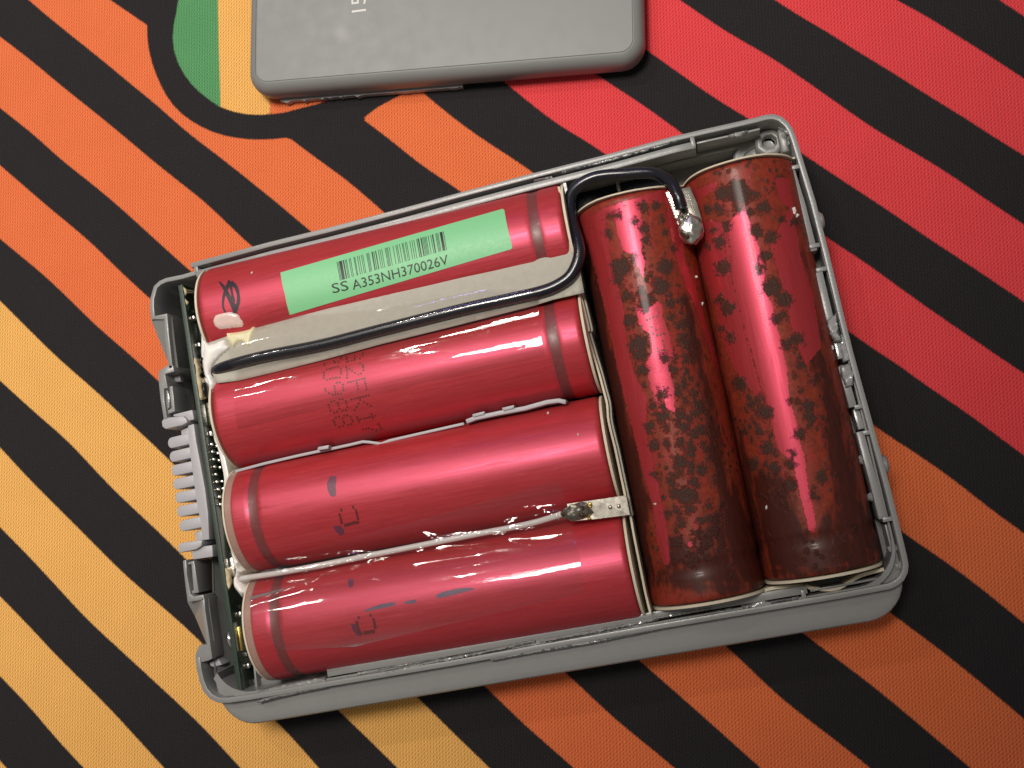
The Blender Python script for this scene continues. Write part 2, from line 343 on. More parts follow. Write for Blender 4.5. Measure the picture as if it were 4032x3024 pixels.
ORANGE = [
 sm2([(90, -20), (208, 81), (316, 167), (434, 262), (542, 353), (633, 425), (717, 505), (853, 608), (961, 694), (1097, 803), (1211, 900), (1500, 1140), (2100, 1640), (2700, 2120), (3151, 2484), (3449, 2711), (3803, 3008), (4500, 3600)]) + sm2([(4900, 3560), (4032, 2831), (3732, 2583), (3505, 2413), (3000, 2020), (2400, 1560), (1800, 1080), (1504, 830), (1368, 711), (1260, 635), (1146, 548)]) + sm2([(1124, 543), (1043, 551), (934, 545), (836, 521), (744, 472), (668, 401), (609, 282), (581, 179), (579, 99)], 60) + [(434, 0), (-200, -450), (-500, -450)],
 stripe([(0, 145), (109, 226), (226, 326), (362, 434), (506, 552), (633, 660), (750, 750), (868, 850), (977, 958), (1600, 1480), (2300, 2060), (2854, 2541), (3080, 2753), (3406, 3008)],
        [(0, 425), (118, 515), (235, 624), (362, 723), (470, 814), (579, 913), (669, 995), (750, 1067), (1300, 1550), (2000, 2150), (2514, 2597), (2741, 2796), (2996, 3024)]),
 stripe([(0, 651), (136, 769), (253, 868), (362, 958), (470, 1067), (579, 1166), (1100, 1640), (1700, 2180), (2224, 2647), (2429, 2838), (2656, 3024)],
        [(0, 940), (145, 1058), (271, 1175), (380, 1284), (497, 1383), (624, 1500), (1200, 2040), (1912, 2704), (2033, 2824), (2259, 3024)]),
 [(1433, 464), (1486, 423), (1600, 362), (1657, 358)] + sm2([(1714, 407), (1836, 504), (1958, 586), (2104, 684), (2700, 1120), (3448, 1681), (3565, 1757), (3770, 1901), (3923, 2024), (4032, 2100), (4800, 2690)]) + sm2([(4800, 3050), (4032, 2453), (3883, 2331), (3719, 2208), (3555, 2095), (3000, 1680), (2400, 1210), (1819, 757), (1681, 667), (1551, 561), (1433, 472)]),
 [(1064, 450), (1124, 442), (1194, 423), (1260, 407), (1290, 380), (1290, 100), (1290, -300), (1052, -300), (1056, 0), (1060, 300)]]
YELLOW = [
 stripe([(0, 1185), (118, 1302), (217, 1401), (362, 1527), (489, 1645), (636, 1782), (685, 1830), (1150, 2270), (1643, 2746), (1778, 2880), (1927, 3024)],
        [(0, 1498), (127, 1615), (274, 1742), (391, 1870), (509, 1987), (616, 2085), (714, 2183), (1332, 2796), (1466, 2923), (1565, 3024)]),
 stripe([(0, 1762), (98, 1870), (235, 2007), (372, 2144), (489, 2261), (626, 2379), (705, 2447), (802, 2540), (1084, 2838), (1169, 2923), (1254, 3024)],
        [(0, 2075), (98, 2173), (225, 2310), (342, 2437), (470, 2555), (607, 2682), (744, 2809), (842, 2907), (930, 3005)]),
 stripe([(0, 2349), (98, 2447), (196, 2555), (313, 2672), (431, 2789), (548, 2917), (646, 3024)], [(0, 2662), (98, 2760), (196, 2878), (284, 2975), (330, 3024)]),
 stripe([(-60, 2930), (0, 2995), (25, 3024)], [(-60, 3250), (0, 3310), (25, 3340)]),
 [(840, -300), (850, 0), (860, 410), (869, 421), (912, 437), (967, 449), (1021, 452), (1064, 450), (1060, 300), (1056, 0), (1052, -300)]]
RED = [
 stripe([(1600, -230), (1900, -30), (2190, 190), (2365, 305), (2446, 358), (2568, 439), (2690, 529), (3248, 930), (3396, 1026), (3514, 1113), (3669, 1224), (3821, 1328), (3923, 1399), (4032, 1471)],
        [(1500, 20), (1850, 225), (1990, 325), (2039, 366), (2161, 464), (2283, 545), (2389, 610), (3345, 1307), (3514, 1420), (3668, 1532), (3821, 1635), (4032, 1793)], 0),
 stripe([(2677, 0), (2784, 74), (2872, 133), (3027, 221), (3138, 295), (3285, 398), (3433, 502), (3580, 590), (3728, 679), (3876, 782), (4032, 885)],
        [(2400, 100), (2551, 199), (2643, 266), (2769, 354), (2843, 406), (2946, 465), (3160, 605), (3248, 664), (3359, 738), (3507, 834), (3654, 937), (3802, 1033), (4032, 1188)]),
 stripe([(3529, 0), (3654, 66), (3765, 140), (3876, 207), (4032, 310)], [(3053, 0), (3138, 59), (3248, 118), (3359, 192), (3507, 280), (3654, 376), (3802, 465), (3912, 539), (4032, 612)]),
 stripe([(4300, 0), (4500, 120)], [(3935, 0), (4032, 63), (4200, 180)]),
 [(1262, 408), (1314, 388), (1360, 360), (1400, 320), (1400, -100), (1290, -100), (1290, 380)]]
GREEN = [sm2([(703, -300), (703, 5), (684, 81), (678, 146), (684, 206), (706, 260), (744, 325), (793, 369), (836, 403), (869, 424)], 50) + [(862, 200), (858, 0), (850, -300)]]
def build_mat():
    x = np.arange(-110, 210, .65); y = np.arange(-90, 190, .65); gx, gy = np.meshgrid(x, y); nx, ny = len(x), len(y)
    P = np.stack([gx.ravel(), gy.ravel()], 1); gz = np.zeros(len(P))
    me = bpy.data.meshes.new('printed_mat')
    idx = np.arange(nx * ny).reshape(ny, nx); q = np.stack([idx[:-1, :-1], idx[:-1, 1:], idx[1:, 1:], idx[1:, :-1]], -1).reshape(-1, 4)
    V = np.concatenate([P, gz[:, None]], 1) * S
    me.vertices.add(len(V)); me.vertices.foreach_set('co', V.ravel()); me.loops.add(q.size); me.loops.foreach_set('vertex_index', q.ravel().astype(np.int32))
    me.polygons.add(len(q)); me.polygons.foreach_set('loop_start', np.arange(0, q.size, 4, dtype=np.int32)); me.polygons.foreach_set('loop_total', np.full(len(q), 4, dtype=np.int32)); me.update()
    for nm, polys in (('orange_d', ORANGE), ('yellow_d', YELLOW), ('red_d', RED), ('green_d', GREEN)):
        wp = [[U(u, v, 0)[:2] for u, v in p] for p in polys]
        best = np.full(len(P), -9.0)
        for p in wp:
            a = np.array(p); lo = a.min(0) - 3; hi = a.max(0) + 3; k = np.where((P[:, 0] > lo[0]) & (P[:, 0] < hi[0]) & (P[:, 1] > lo[1]) & (P[:, 1] < hi[1]))[0]
            if len(k): best[k] = np.maximum(best[k], np.clip(sdf(P[k], [p]), -9, 9))
        at = me.attributes.new(nm, 'FLOAT', 'POINT'); at.data.foreach_set('value', best)
    o = bpy.data.objects.new('printed_mat', me); COL.objects.link(o)
    tag(o, 'knitted cloth desk mat printed with slanting black, orange, red and yellow stripes', 'desk mat', None, 'structure')
    m, nt, b = mat('knit_cloth'); tc = N(nt, 'TexCoord').outputs['Object']
    def attr(n): a = N(nt, 'Attribute'); a.attribute_name = n; return a.outputs['Fac']
    fz = math_(nt, 'MULTIPLY', math_(nt, 'SUBTRACT', noise(nt, tc, 26, 3, .6), .5), .42)
    ww = lambda n: smooth(nt, math_(nt, 'ADD', attr(n), fz), -.21, .21)
    col = mixc(nt, ww('orange_d'), (.0150, .0128, .0140), (.70, .150, .048))
    col = mixc(nt, ww('yellow_d'), col, (.76, .395, .105)); col = mixc(nt, ww('red_d'), col, (.70, .052, .060)); col = mixc(nt, ww('green_d'), col, (.085, .27, .105))
    # knit loops, about half a millimetre apart
    d = np.array(U(1000, 2600, 0)) - np.array(U(1000, 1400, 0)); ang = math.atan2(d[0], -d[1])
    mp = N(nt, 'Mapping'); mp.inputs['Rotation'].default_value = (0, 0, -ang); nt.links.new(tc, mp.inputs['Vector'])
    wob = N(nt, 'VectorMath', operation='ADD'); nz = N(nt, 'TexNoise'); nz.inputs['Scale'].default_value = 9; nz.inputs['Detail'].default_value = 3; nt.links.new(tc, nz.inputs['Vector'])
    sc = N(nt, 'VectorMath', operation='SCALE'); nt.links.new(nz.outputs[1], sc.inputs[0]); sc.inputs['Scale'].default_value = .03
    nt.links.new(mp.outputs[0], wob.inputs[0]); nt.links.new(sc.outputs[0], wob.inputs[1])
    sx = N(nt, 'SeparateXYZ'); nt.links.new(wob.outputs[0], sx.inputs[0])
    f = 2 * math.pi / .056
    cu = math_(nt, 'COSINE', math_(nt, 'MULTIPLY', sx.outputs[0], f)); cv = math_(nt, 'COSINE', math_(nt, 'MULTIPLY', math_(nt, 'ADD', sx.outputs[1], math_(nt, 'MULTIPLY', sx.outputs[0], .3)), f * .8))
    k = math_(nt, 'ADD', math_(nt, 'MULTIPLY', cu, cv), math_(nt, 'MULTIPLY', cu, .5)); gr = noise(nt, tc, 55, 2, .8)
    hh = math_(nt, 'ADD', math_(nt, 'MULTIPLY', k, .55), math_(nt, 'MULTIPLY', gr, 1.2))
    mul = math_(nt, 'ADD', math_(nt, 'MULTIPLY', hh, .54), .68)
    big = noise(nt, tc, 1.3, 4, .6); mul = math_(nt, 'MULTIPLY', mul, math_(nt, 'ADD', math_(nt, 'MULTIPLY', big, .16), .92))
    vm = N(nt, 'VectorMath', operation='SCALE'); nt.links.new(col, vm.inputs[0]); nt.links.new(mul, vm.inputs['Scale'])
    glint = smooth(nt, noise(nt, tc, 60, 2, .9), .62, .78)
    c2 = mixc(nt, math_(nt, 'MULTIPLY', glint, .17), vm.outputs[0], (.75, .72, .68))
    nt.links.new(c2, b.inputs['Base Color']); b.inputs['Roughness'].default_value = .85
    b.inputs['Specular IOR Level'].default_value = .25; b.inputs['Sheen Weight'].default_value = .06; b.inputs['Sheen Roughness'].default_value = .4
    bump(nt, b, hh, .55, .012); me.materials.append(m)
build_mat()

# ------------------------------------------------------------------ cells
R = 9.2; ZC = 10.8
# name, fixed coordinate at start / end, start along the axis, axis
CELLS = [dict(ax=0, c0=64.95, c1=65.05, s=1.2, z=ZC, L=64.8), dict(ax=0, c0=46.65, c1=47.15, s=.95, z=ZC, L=64.5), dict(ax=0, c0=28.5, c1=28.35, s=.95, z=ZC, L=64.4), dict(ax=0, c0=9.74, c1=9.74, s=1.55, z=ZC, L=64.0),
         dict(ax=1, c0=76.41, c1=76.71, s=2.33, z=ZC, L=65.59), dict(ax=1, c0=94.75, c1=94.95, s=3.3, z=ZC, L=65.59)]
LEN = 65.59
def cell_h(xy, off=0.0, which=None):
    z = np.full(len(xy), 1.2)
    for i, q in enumerate(CELLS):
        if which is not None and i not in which: continue
        a = xy[:, q['ax']]; o = xy[:, 1 - q['ax']]; t = (a - q['s']) / q['L']; cc = q['c0'] + (q['c1'] - q['c0']) * t; d2 = (R + off) ** 2 - (o - cc) ** 2
        k = (t > -.01) & (t < 1.01) & (d2 > 0); z = np.where(k, np.maximum(z, q['z'] + np.sqrt(np.maximum(d2, 0))), z)
    return z
def on_surf(u, v, hf, z0=24.0, z1=2.0, n=900):
    d = ray(u, v); zs = np.linspace(z0, z1, n); t = (zs - CAM[2]) / d[2]; P = CAM + t[:, None] * d; h = hf(P[:, :2]); k = np.argmax(zs <= h)
    return tuple(P[k]) if (zs <= h).any() else tuple(P[-1])
Q = lambda pts: c('Q', pts)
CLEAN5 = [Q([(160, 130), (200, 110), (265, 100), (275, 200), (270, 280), (285, 330), (278, 385), (262, 360), (235, 295), (200, 285), (175, 220)]),
          Q([(245, 500), (300, 495), (330, 475), (350, 480), (352, 540), (380, 600), (395, 690), (370, 720), (395, 800), (400, 900), (370, 890), (335, 810), (330, 880), (300, 790), (280, 720), (310, 670), (300, 600), (260, 570)]),
          Q([(30, 150), (130, 130), (150, 300), (200, 500), (215, 650), (240, 740), (290, 850), (290, 1000), (320, 1100), (340, 1200), (370, 1350), (380, 1480), (360, 1490), (330, 1400), (310, 1250), (280, 1150), (230, 950), (180, 750), (140, 550), (90, 350)]),
          Q([(15, 150), (360, 40), (375, 100), (330, 98), (200, 110), (60, 200)]),
          Q([(360, 90), (420, 200), (440, 330), (480, 430), (520, 560), (575, 740), (540, 700), (480, 500), (440, 420), (400, 300), (375, 200)]),
          Q([(445, 1395), (468, 1400), (465, 1420), (445, 1415)]), Q([(430, 1470), (455, 1440), (450, 1475)])]
DARK5 = [Q([(40, 200), (90, 330), (140, 560), (180, 760), (240, 1000), (290, 1250), (310, 1560), (280, 1580), (200, 1280), (120, 900), (20, 450)]),  # first outline, left flank: rust stain and occlusion shade in one dark colour
         Q([(430, 450), (470, 560), (530, 800), (560, 1000), (600, 1150), (640, 1300), (720, 1450), (760, 1560), (680, 1590), (600, 1450), (590, 1300), (540, 1100), (520, 900), (480, 700), (440, 560)]),
         Q([(330, 1560), (400, 1380), (480, 1440), (560, 1280), (620, 1150), (780, 1560)]),
         Q([(400, 1500), (520, 1480), (580, 1300), (640, 1200), (780, 1540), (760, 1560), (600, 1600), (330, 1560)])]
SPOT5 = [(360, 340, 32), (345, 415, 36), (190, 345, 40), (180, 390, 26), (280, 195, 20), (280, 110, 24), (325, 105, 17), (210, 455, 22), (225, 550, 26), (258, 640, 40), (265, 680, 30), (360, 690, 20), (280, 490, 26), (440, 560, 30), (380, 480, 20), (385, 530, 15),
         (460, 640, 35), (430, 620, 25), (440, 700, 18), (495, 880, 32), (500, 970, 26), (420, 1020, 22), (420, 1090, 30), (500, 1120, 26), (440, 1220, 38), (470, 985, 22), (350, 830, 22), (350, 920, 27), (300, 960, 22), (320, 1030, 22), (320, 1140, 16),
         (540, 1310, 18), (550, 1360, 20), (500, 1320, 15), (270, 740, 24), (400, 1210, 24), (455, 1060, 18), (145, 145, 12), (175, 145, 12), (245, 165, 14), (140, 210, 14), (290, 240, 16), (350, 160, 14), (360, 210, 12), (305, 378, 12), (240, 305, 12), (390, 270, 14),
         (430, 470, 20), (455, 770, 14), (430, 800, 16), (470, 830, 18), (440, 860, 14), (410, 940, 18), (450, 930, 18), (520, 1040, 18), (380, 1160, 16), (480, 1180, 14), (370, 1290, 18), (420, 1330, 20), (480, 1360, 16), (400, 1400, 24), (520, 1400, 26), (460, 1470, 30), (350, 1230, 12), (310, 880, 18)]
CLEAN6 = [Q([(600, 180), (640, 130), (665, 110), (690, 180), (720, 260), (740, 330), (745, 390), (740, 430), (770, 480), (800, 600), (830, 730), (840, 850), (870, 950), (880, 1020), (895, 1060), (910, 1180), (940, 1310), (935, 1370), (910, 1350), (880, 1230), (850, 1100), (790, 1040), (770, 950), (740, 830), (700, 700), (660, 560), (620, 400), (590, 280)]),
          Q([(480, 200), (530, 160), (600, 180), (620, 400), (660, 560), (720, 780), (745, 880), (700, 830), (640, 760), (590, 650), (540, 450), (500, 350)]),
          Q([(760, 250), (850, 100), (880, 300), (930, 450), (960, 650), (900, 720), (850, 600), (820, 450)]), Q([(440, 60), (560, 10), (560, 40), (480, 90)]), Q([(780, 0), (840, 0), (850, 120), (800, 90)])]
DARK6 = [Q([(850, 200), (900, 420), (960, 650), (1000, 800), (1050, 1000), (1100, 1200), (1190, 1380), (1230, 1480), (1080, 1400), (1020, 1200), (980, 950), (950, 750), (900, 550), (860, 400)]),
         Q([(470, 330), (520, 500), (570, 750), (620, 950), (700, 1180), (750, 1500), (680, 1400), (580, 1000), (520, 700)]),
         Q([(700, 1120), (780, 1150), (850, 1230), (900, 1380), (1000, 1380), (1020, 1180), (1210, 1300), (1220, 1440), (1000, 1500), (740, 1500)]),
         Q([(720, 1230), (800, 1180), (900, 1350), (950, 1370), (1000, 1250), (1190, 1380), (1200, 1440), (1100, 1500), (760, 1530), (740, 1500)])]
SPOT6 = [(580, 60, 32), (640, 50, 46), (670, 70, 30), (570, 120, 22), (525, 120, 19), (595, 185, 18), (740, 115, 27), (570, 245, 27), (520, 260, 15), (545, 200, 13), (710, 205, 26), (770, 230, 28), (745, 300, 24), (725, 350, 18), (580, 345, 32), (770, 420, 40), (820, 470, 34), (600, 500, 32),
         (570, 470, 19), (612, 610, 20), (580, 580, 12), (870, 620, 28), (790, 540, 22), (645, 790, 30), (690, 870, 20), (740, 900, 32), (725, 850, 18), (910, 880, 27), (920, 920, 26), (880, 985, 24), (840, 1100, 22), (960, 1150, 24), (750, 1040, 27), (660, 970, 16), (840, 1180, 28),
         (720, 980, 15), (880, 720, 18), (830, 640, 22), (930, 780, 18), (700, 1100, 26), (780, 1120, 26), (930, 1220, 14), (640, 120, 16), (690, 130, 18), (810, 160, 14), (860, 170, 20), (840, 860, 10), (870, 860, 12), (955, 760, 12), (850, 1060, 12)]
CRUST = [[Q([(180, 380), (400, 330), (460, 560), (520, 800), (560, 1000), (600, 1200), (600, 1400), (520, 1500), (390, 1480), (350, 1250), (320, 1050), (280, 850), (230, 700), (190, 520)])],
         [Q([(540, 20), (780, 0), (800, 120), (700, 140), (560, 130)]), Q([(740, 400), (860, 440), (880, 560), (930, 800), (960, 1000), (1000, 1250), (930, 1250), (900, 1050), (860, 850), (800, 600)]), Q([(620, 780), (740, 800), (860, 1100), (900, 1320), (780, 1250), (680, 1020)])]]
def revolve(prof, q, nseg, a0=0.0, a1=2 * math.pi, end=True):
    # prof: list of (s, r) along the axis; returns verts, faces, uv
    V = []; UVs = []; closed = abs(a1 - a0) > 6.28; m = nseg if closed else nseg + 1
    for s_, r_ in prof:
        t = s_ / q['L']; cc = q['c0'] + (q['c1'] - q['c0']) * t
        for k in range(m):
            a = a0 + (a1 - a0) * k / nseg; o = cc + r_ * math.cos(a); z = q['z'] + r_ * math.sin(a)
            V.append((q['s'] + s_, o, z) if q['ax'] == 0 else (o, q['s'] + s_, z)); UVs.append((s_, a * R))
    F = []
    for i in range(len(prof) - 1):
        for k in range(nseg): F.append((i * m + k, i * m + (k + 1) % m, (i + 1) * m + (k + 1) % m, (i + 1) * m + k))
    if end and closed: F += [tuple(range(m)), tuple(range((len(prof) - 1) * m, len(prof) * m))]
    return V, F, UVs
def prof_cell(groove_at, n, LEN):
    P = [(.0, R - 1.1), (.05, R - .55), (.25, R - .2), (.6, R - .03), (1.0, R)]
    g = [] if groove_at is None else [(groove_at - 1.7, R), (groove_at - 1.25, R - .02), (groove_at - .95, R - .09), (groove_at - .7, R - .16), (groove_at, R - .19), (groove_at + .7, R - .16), (groove_at + .95, R - .09), (groove_at + 1.25, R - .02), (groove_at + 1.7, R)]
    mid = [(s_, R) for s_ in np.linspace(1.6, LEN - 1.6, n) if groove_at is None or abs(s_ - groove_at) > 2.0]
    E_ = [(LEN - s_, r_) for s_, r_ in P[::-1]]
    return sorted(P + g + mid + E_)
GROOVE = [64.8 - 4.8, 64.5 - 4.8, 4.6, 4.8, 5.2, 5.4]
LAB = ['plain red cell with mint green barcode label and black scribble, against the far case wall', 'red cell with two columns of dotted print, below the black wire and grey paper strip',
       'red cell with a dotted C mark and short purple dash, above the white wire', 'red cell with blue dashes and a dotted C mark, below the white wire',
       'rust spotted red cell lying crosswise, left of the pair, dotted print at its middle', 'rust spotted red cell with a long clean pink streak, beside the right case wall']
cell_objs = []
for i, q in enumerate(CELLS):
    st = i > 3; loc = (q['s'] + q['L'] / 2, q['c0'], q['z'] - R) if q['ax'] == 0 else (q['c0'], q['s'] + q['L'] / 2, q['z'] - R)
    t = thing('battery_cell', loc, LAB[i], 'battery cell', 'cylindrical battery cells in the open pack'); cell_objs.append(t)
    pr = prof_cell(GROOVE[i], 170 if st else 40, q['L']); nseg = 260 if st else 96
    V, F, UVs = revolve(pr, q, nseg)
    mb = MB(); mb.v = V; mb.f = F; mb.m = [0] * len(F)
    me = bpy.data.meshes.new('cell_wrap'); o0 = origin(t); me.from_pydata([(p[0] * S - o0.x, p[1] * S - o0.y, p[2] * S - o0.z) for p in V], [], F)
    bm = bmesh.new(); bm.from_mesh(me); bmesh.ops.recalc_face_normals(bm, faces=bm.faces); bm.to_mesh(me); bm.free()
    uvl = me.uv_layers.new(name='UVMap'); li = np.zeros(len(me.loops), int); me.loops.foreach_get('vertex_index', li); UVa = np.array(UVs)
    UL = UVa[li] + np.array([i * 90.0, 0]); uvl.data.foreach_set('uv', UL.ravel())
    me.polygons.foreach_set('use_smooth', [True] * len(me.polygons))
    try: me.set_sharp_from_angle(angle=math.radians(50))
    except Exception: pass
    if st:
        VV = np.array(V); px = proj(VV); cl, dk, sp = (CLEAN5, DARK5, SPOT5) if i == 4 else (CLEAN6, DARK6, SPOT6); mm = 1 / 22.0
        a = np.clip(sdf(px, cl) * mm, -9, 9); b_ = np.clip(sdf(px, dk) * mm, -9, 9); s_ = np.full(len(px), -9.0)
        sp = [(x, y, r) for x, y, r in sp]
        for (x, y, r), (u_, v_) in zip(sp, Q([(x, y) for x, y, r in sp])): s_ = np.maximum(s_, (r * 1.02 * .92 - np.hypot(px[:, 0] - u_, px[:, 1] - v_)) * mm)
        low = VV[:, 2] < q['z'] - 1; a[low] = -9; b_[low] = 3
        cr = np.clip(sdf(px, CRUST[i - 4]) * mm, -9, 9); cr[low] = -9
        for nm, ar in (('clean_d', a), ('dark_d', b_), ('spot_d', s_), ('crust_d', cr)): me.attributes.new(nm, 'FLOAT', 'POINT').data.foreach_set('value', ar)
    me.materials.append(M['cell_stained' if st else 'cell']); o = bpy.data.objects.new('cell_wrap', me); COL.objects.link(o); o.parent = t
    g = GROOVE[i]
    if not st:
        V, F, _ = revolve([(g - .85, R - .10), (g - .55, R - .14), (g, R - .155), (g + .55, R - .14), (g + .85, R - .10)], q, 72, 0.05, math.pi - .05, False)
        MB().add(V, F).build('crimp_groove', M['groove'], t, smooth=True)
    # card discs and the wrap's lip at the ends
    for e in ((0, 1) if i < 4 else (0,)):
        s0 = -.55 if e == 0 else q['L'] + .12
        V, F, _ = revolve([(s0, R - .5), (s0, R - .08), (s0 + .42, R - .02), (s0 + .42, R - .5)], q, 64); MB().add(V, F).build('card_disc', M['cream'], t, smooth=True, autos=30)
    if i in (2, 3):
        V, F, _ = revolve([(-.62, R - .7), (-.62, R - .12), (-.45, R + .05), (.62, R + .09), (.72, R + .0)], q, 72, end=False); MB().add(V, F).build('wrap_lip', M['lip'], t, smooth=True, autos=30)
        V, F, _ = revolve([(-.95, R - .8), (-.95, R - .05), (-.63, R - .02), (-.63, R - .8)], q, 64); MB().add(V, F).build('outer_card_ring', M['cream'], t, smooth=True, autos=30)

def decal(name, mat_, polys, parent, off=.035, k='S', step=.5, hf=None):
    if len(polys) > 1 and name.startswith('marker_') and name != 'marker_scribble':
        for p in polys: decal(name, mat_, [p], parent, off, k, step, hf)
        return
    mb = MB()
    for p in polys:
        P = dense([on_surf(u, v, hf or cell_h)[:2] for u, v in c(k, p)], step)
        q = patch(P, lambda V, d: (hf(V) + off) if hf else cell_h(V, off), step); mb.add(q.v, q.f)
    return mb.build(name, mat_, parent, smooth=True)
def circle(x, y, r, n=9): return [(x + r * math.cos(2 * math.pi * i / n), y + r * math.sin(2 * math.pi * i / n)) for i in range(n)]
def stroke(pts, ws):
    p = [Vector(q) for q in smoothpath([(x, y, 0) for x, y in pts], 4)]; n = len(p); L_, R_ = [], []
    for i in range(n):
        d = (p[min(i + 1, n - 1)] - p[max(i - 1, 0)]).normalized(); nn = Vector((-d.y, d.x, 0)); w_ = np.interp(i / (n - 1), np.linspace(0, 1, len(ws)), ws) / 2 * (1 + .18 * mnoise.noise(p[i] * .03))
        L_.append((p[i] + nn * w_)[:2]); R_.append((p[i] - nn * w_)[:2])
    return L_ + R_[::-1]
def dots(name, mat_, pts, k, r, parent, off=.03):
    mb = MB()
    for x, y in pts:
        x += random.uniform(-1, 1); P = [on_surf(u, v, cell_h)[:2] for u, v in c(k, circle(x, y, r * random.uniform(.85, 1.08), 8))]; z = cell_h(np.array(P), off)
        mb.add([(a[0], a[1], b) for a, b in zip(P, z)], [tuple(range(8))])
    o = mb.build(name, mat_, parent); o['kind'] = 'stuff'; return o
D2 = [(395,370),(395,400),(545,330),(565,355),(620,350),(650,290),(665,270),(430,465),(480,455),(520,440),(560,430),(610,420),(655,450),(657,490),(657,530),(640,590),(600,592),(570,597),(530,603),(485,613),(435,628),(383,600),(385,560),(385,515),
 (405,768),(412,805),(468,843),(525,872),(570,862),(612,855),(660,848),(697,797),(690,755),(687,705),(635,670),(590,678),(552,733),(560,775),(568,820),
 (503,975),(552,965),(463,1032),(475,1075),(492,1118),(550,1150),(598,1138),(633,1088),(618,1042),(607,998),(635,943),(682,938),(735,970),(745,1013),(762,1060),(735,1112),(682,1122),
 (575,1230),(627,1217),(540,1275),(555,1310),(570,1350),(635,1378),(690,1362),(712,1320),(697,1290),(685,1250),(710,1200),(757,1195),(810,1222),(832,1262),(850,1295),(822,1335),(770,1350),
 (745,345),(780,335),(830,322),(875,310),(880,280),(880,240),(750,300),(745,265),(960,290),(1003,245),(1005,205),(963,368),(1003,395),(1010,430),(1012,475),(975,528),(930,543),(880,515),(835,483),(790,452),(742,425),(750,465),(757,505),(755,550),(755,595),
 (768,672),(812,662),(858,652),(905,640),(950,628),(995,615),(1035,605),(1038,650),(1047,692),(1058,735),(1066,780),(910,680),(920,722),(928,772),
 (825,940),(873,928),(918,918),(962,908),(1007,897),(1052,885),(1097,875),(965,952),(1023,983),(1080,1015),(1136,1047),(940,1005),(910,1060),(877,1112),
 (1200,1203),(1155,1213),(1110,1225),(1070,1237),(1025,1247),(970,1258),(930,1265),(915,1225),(945,1300),(1140,1180),(1165,1235),(1010,1420),(1060,1408),(1105,1405),(1160,1420),(1225,1437),(1255,1335),(1280,1370),(1300,1410)]
dots('dotted_print', M['ink_brown'], D2, 'N', 17, cell_objs[1])
D5 = [(590,572),(635,548),(683,538),(545,590),(465,680),(612,695),(677,730),(632,785),(695,812),(742,803),(790,790),(775,895),(788,940),(797,975),(808,1022),(757,1032),(697,1005),(710,1050),(940,1130),(985,1120),(1030,1112),(1075,1105),(1120,1100)]
CROP['V'] = (2400, 1100, .27125)
dots('dotted_print', M['ink_brown'], D5, 'V', 17, cell_objs[4])
# marks on the third and fourth cell
decal('dotted_mark', M['ink_brown'], [stroke([(290, 790), (300, 850)], [40, 36]), stroke([(258, 880), (280, 960), (305, 1075)], [34, 38, 42]), stroke([(350, 1105), (420, 1085), (500, 1065), (560, 1045), (615, 1060)], [66, 56, 60, 56, 60]),
      stroke([(555, 805), (580, 900), (605, 1010)], [36, 40, 44]), stroke([(500, 740), (520, 800)], [40, 38])], cell_objs[2], k='O', step=.35)
decal('marker_dash', M['ink_purple'], [[(95, 205), (200, 205), (205, 300), (190, 370), (200, 480), (195, 560), (140, 585), (90, 560), (45, 450), (35, 330)], [(150, 1120), (280, 1105), (345, 1180), (350, 1250), (280, 1285), (210, 1230)]], cell_objs[2], off=.03, k='O', step=.5)
decal('dotted_mark', M['ink_brown'], [stroke([(230, 830), (232, 880)], [34, 32]), stroke([(200, 900), (215, 980), (240, 1060), (275, 1105)], [36, 40, 44, 50]), stroke([(300, 1080), (370, 1070), (420, 1055), (465, 1065)], [56, 50, 50, 56]),
      stroke([(440, 860), (460, 940), (475, 1020)], [32, 38, 40]), stroke([(395, 800), (410, 845)], [32, 34])], cell_objs[3], k='W', step=.35)
decal('marker_dash', M['ink_blue'], [stroke([(320, 760), (420, 725), (560, 690), (760, 650)], [18, 46, 62, 50]), stroke([(900, 640), (970, 630), (1060, 615)], [30, 52, 48]), stroke([(1360, 550), (1480, 515), (1620, 480), (1780, 450), (1900, 435)], [54, 82, 76, 60, 20])], cell_objs[3], off=.03, k='W', step=.5)
decal('marker_smudge', M['ink_purple'], [[(110, 940), (190, 950), (200, 1030), (250, 1100), (240, 1130), (200, 1110), (150, 1050)], [(80, 290), (160, 290), (150, 390), (105, 430), (75, 380)]], cell_objs[3], off=.028, k='W', step=.5)
decal('marker_scribble', M['ink_black'], [stroke([(805, 462), (850, 520), (885, 590), (930, 680), (945, 740)], [10, 34, 38, 46, 36]), stroke([(900, 455), (860, 540), (838, 620), (840, 690), (870, 750)], [38, 27, 20, 18, 18]),
      stroke([(905, 470), (950, 510), (970, 580), (968, 650), (935, 740)], [44, 32, 27, 28, 38]), stroke([(900, 480), (915, 560), (930, 640)], [28, 20, 28])], cell_objs[0], k='A', step=.35)

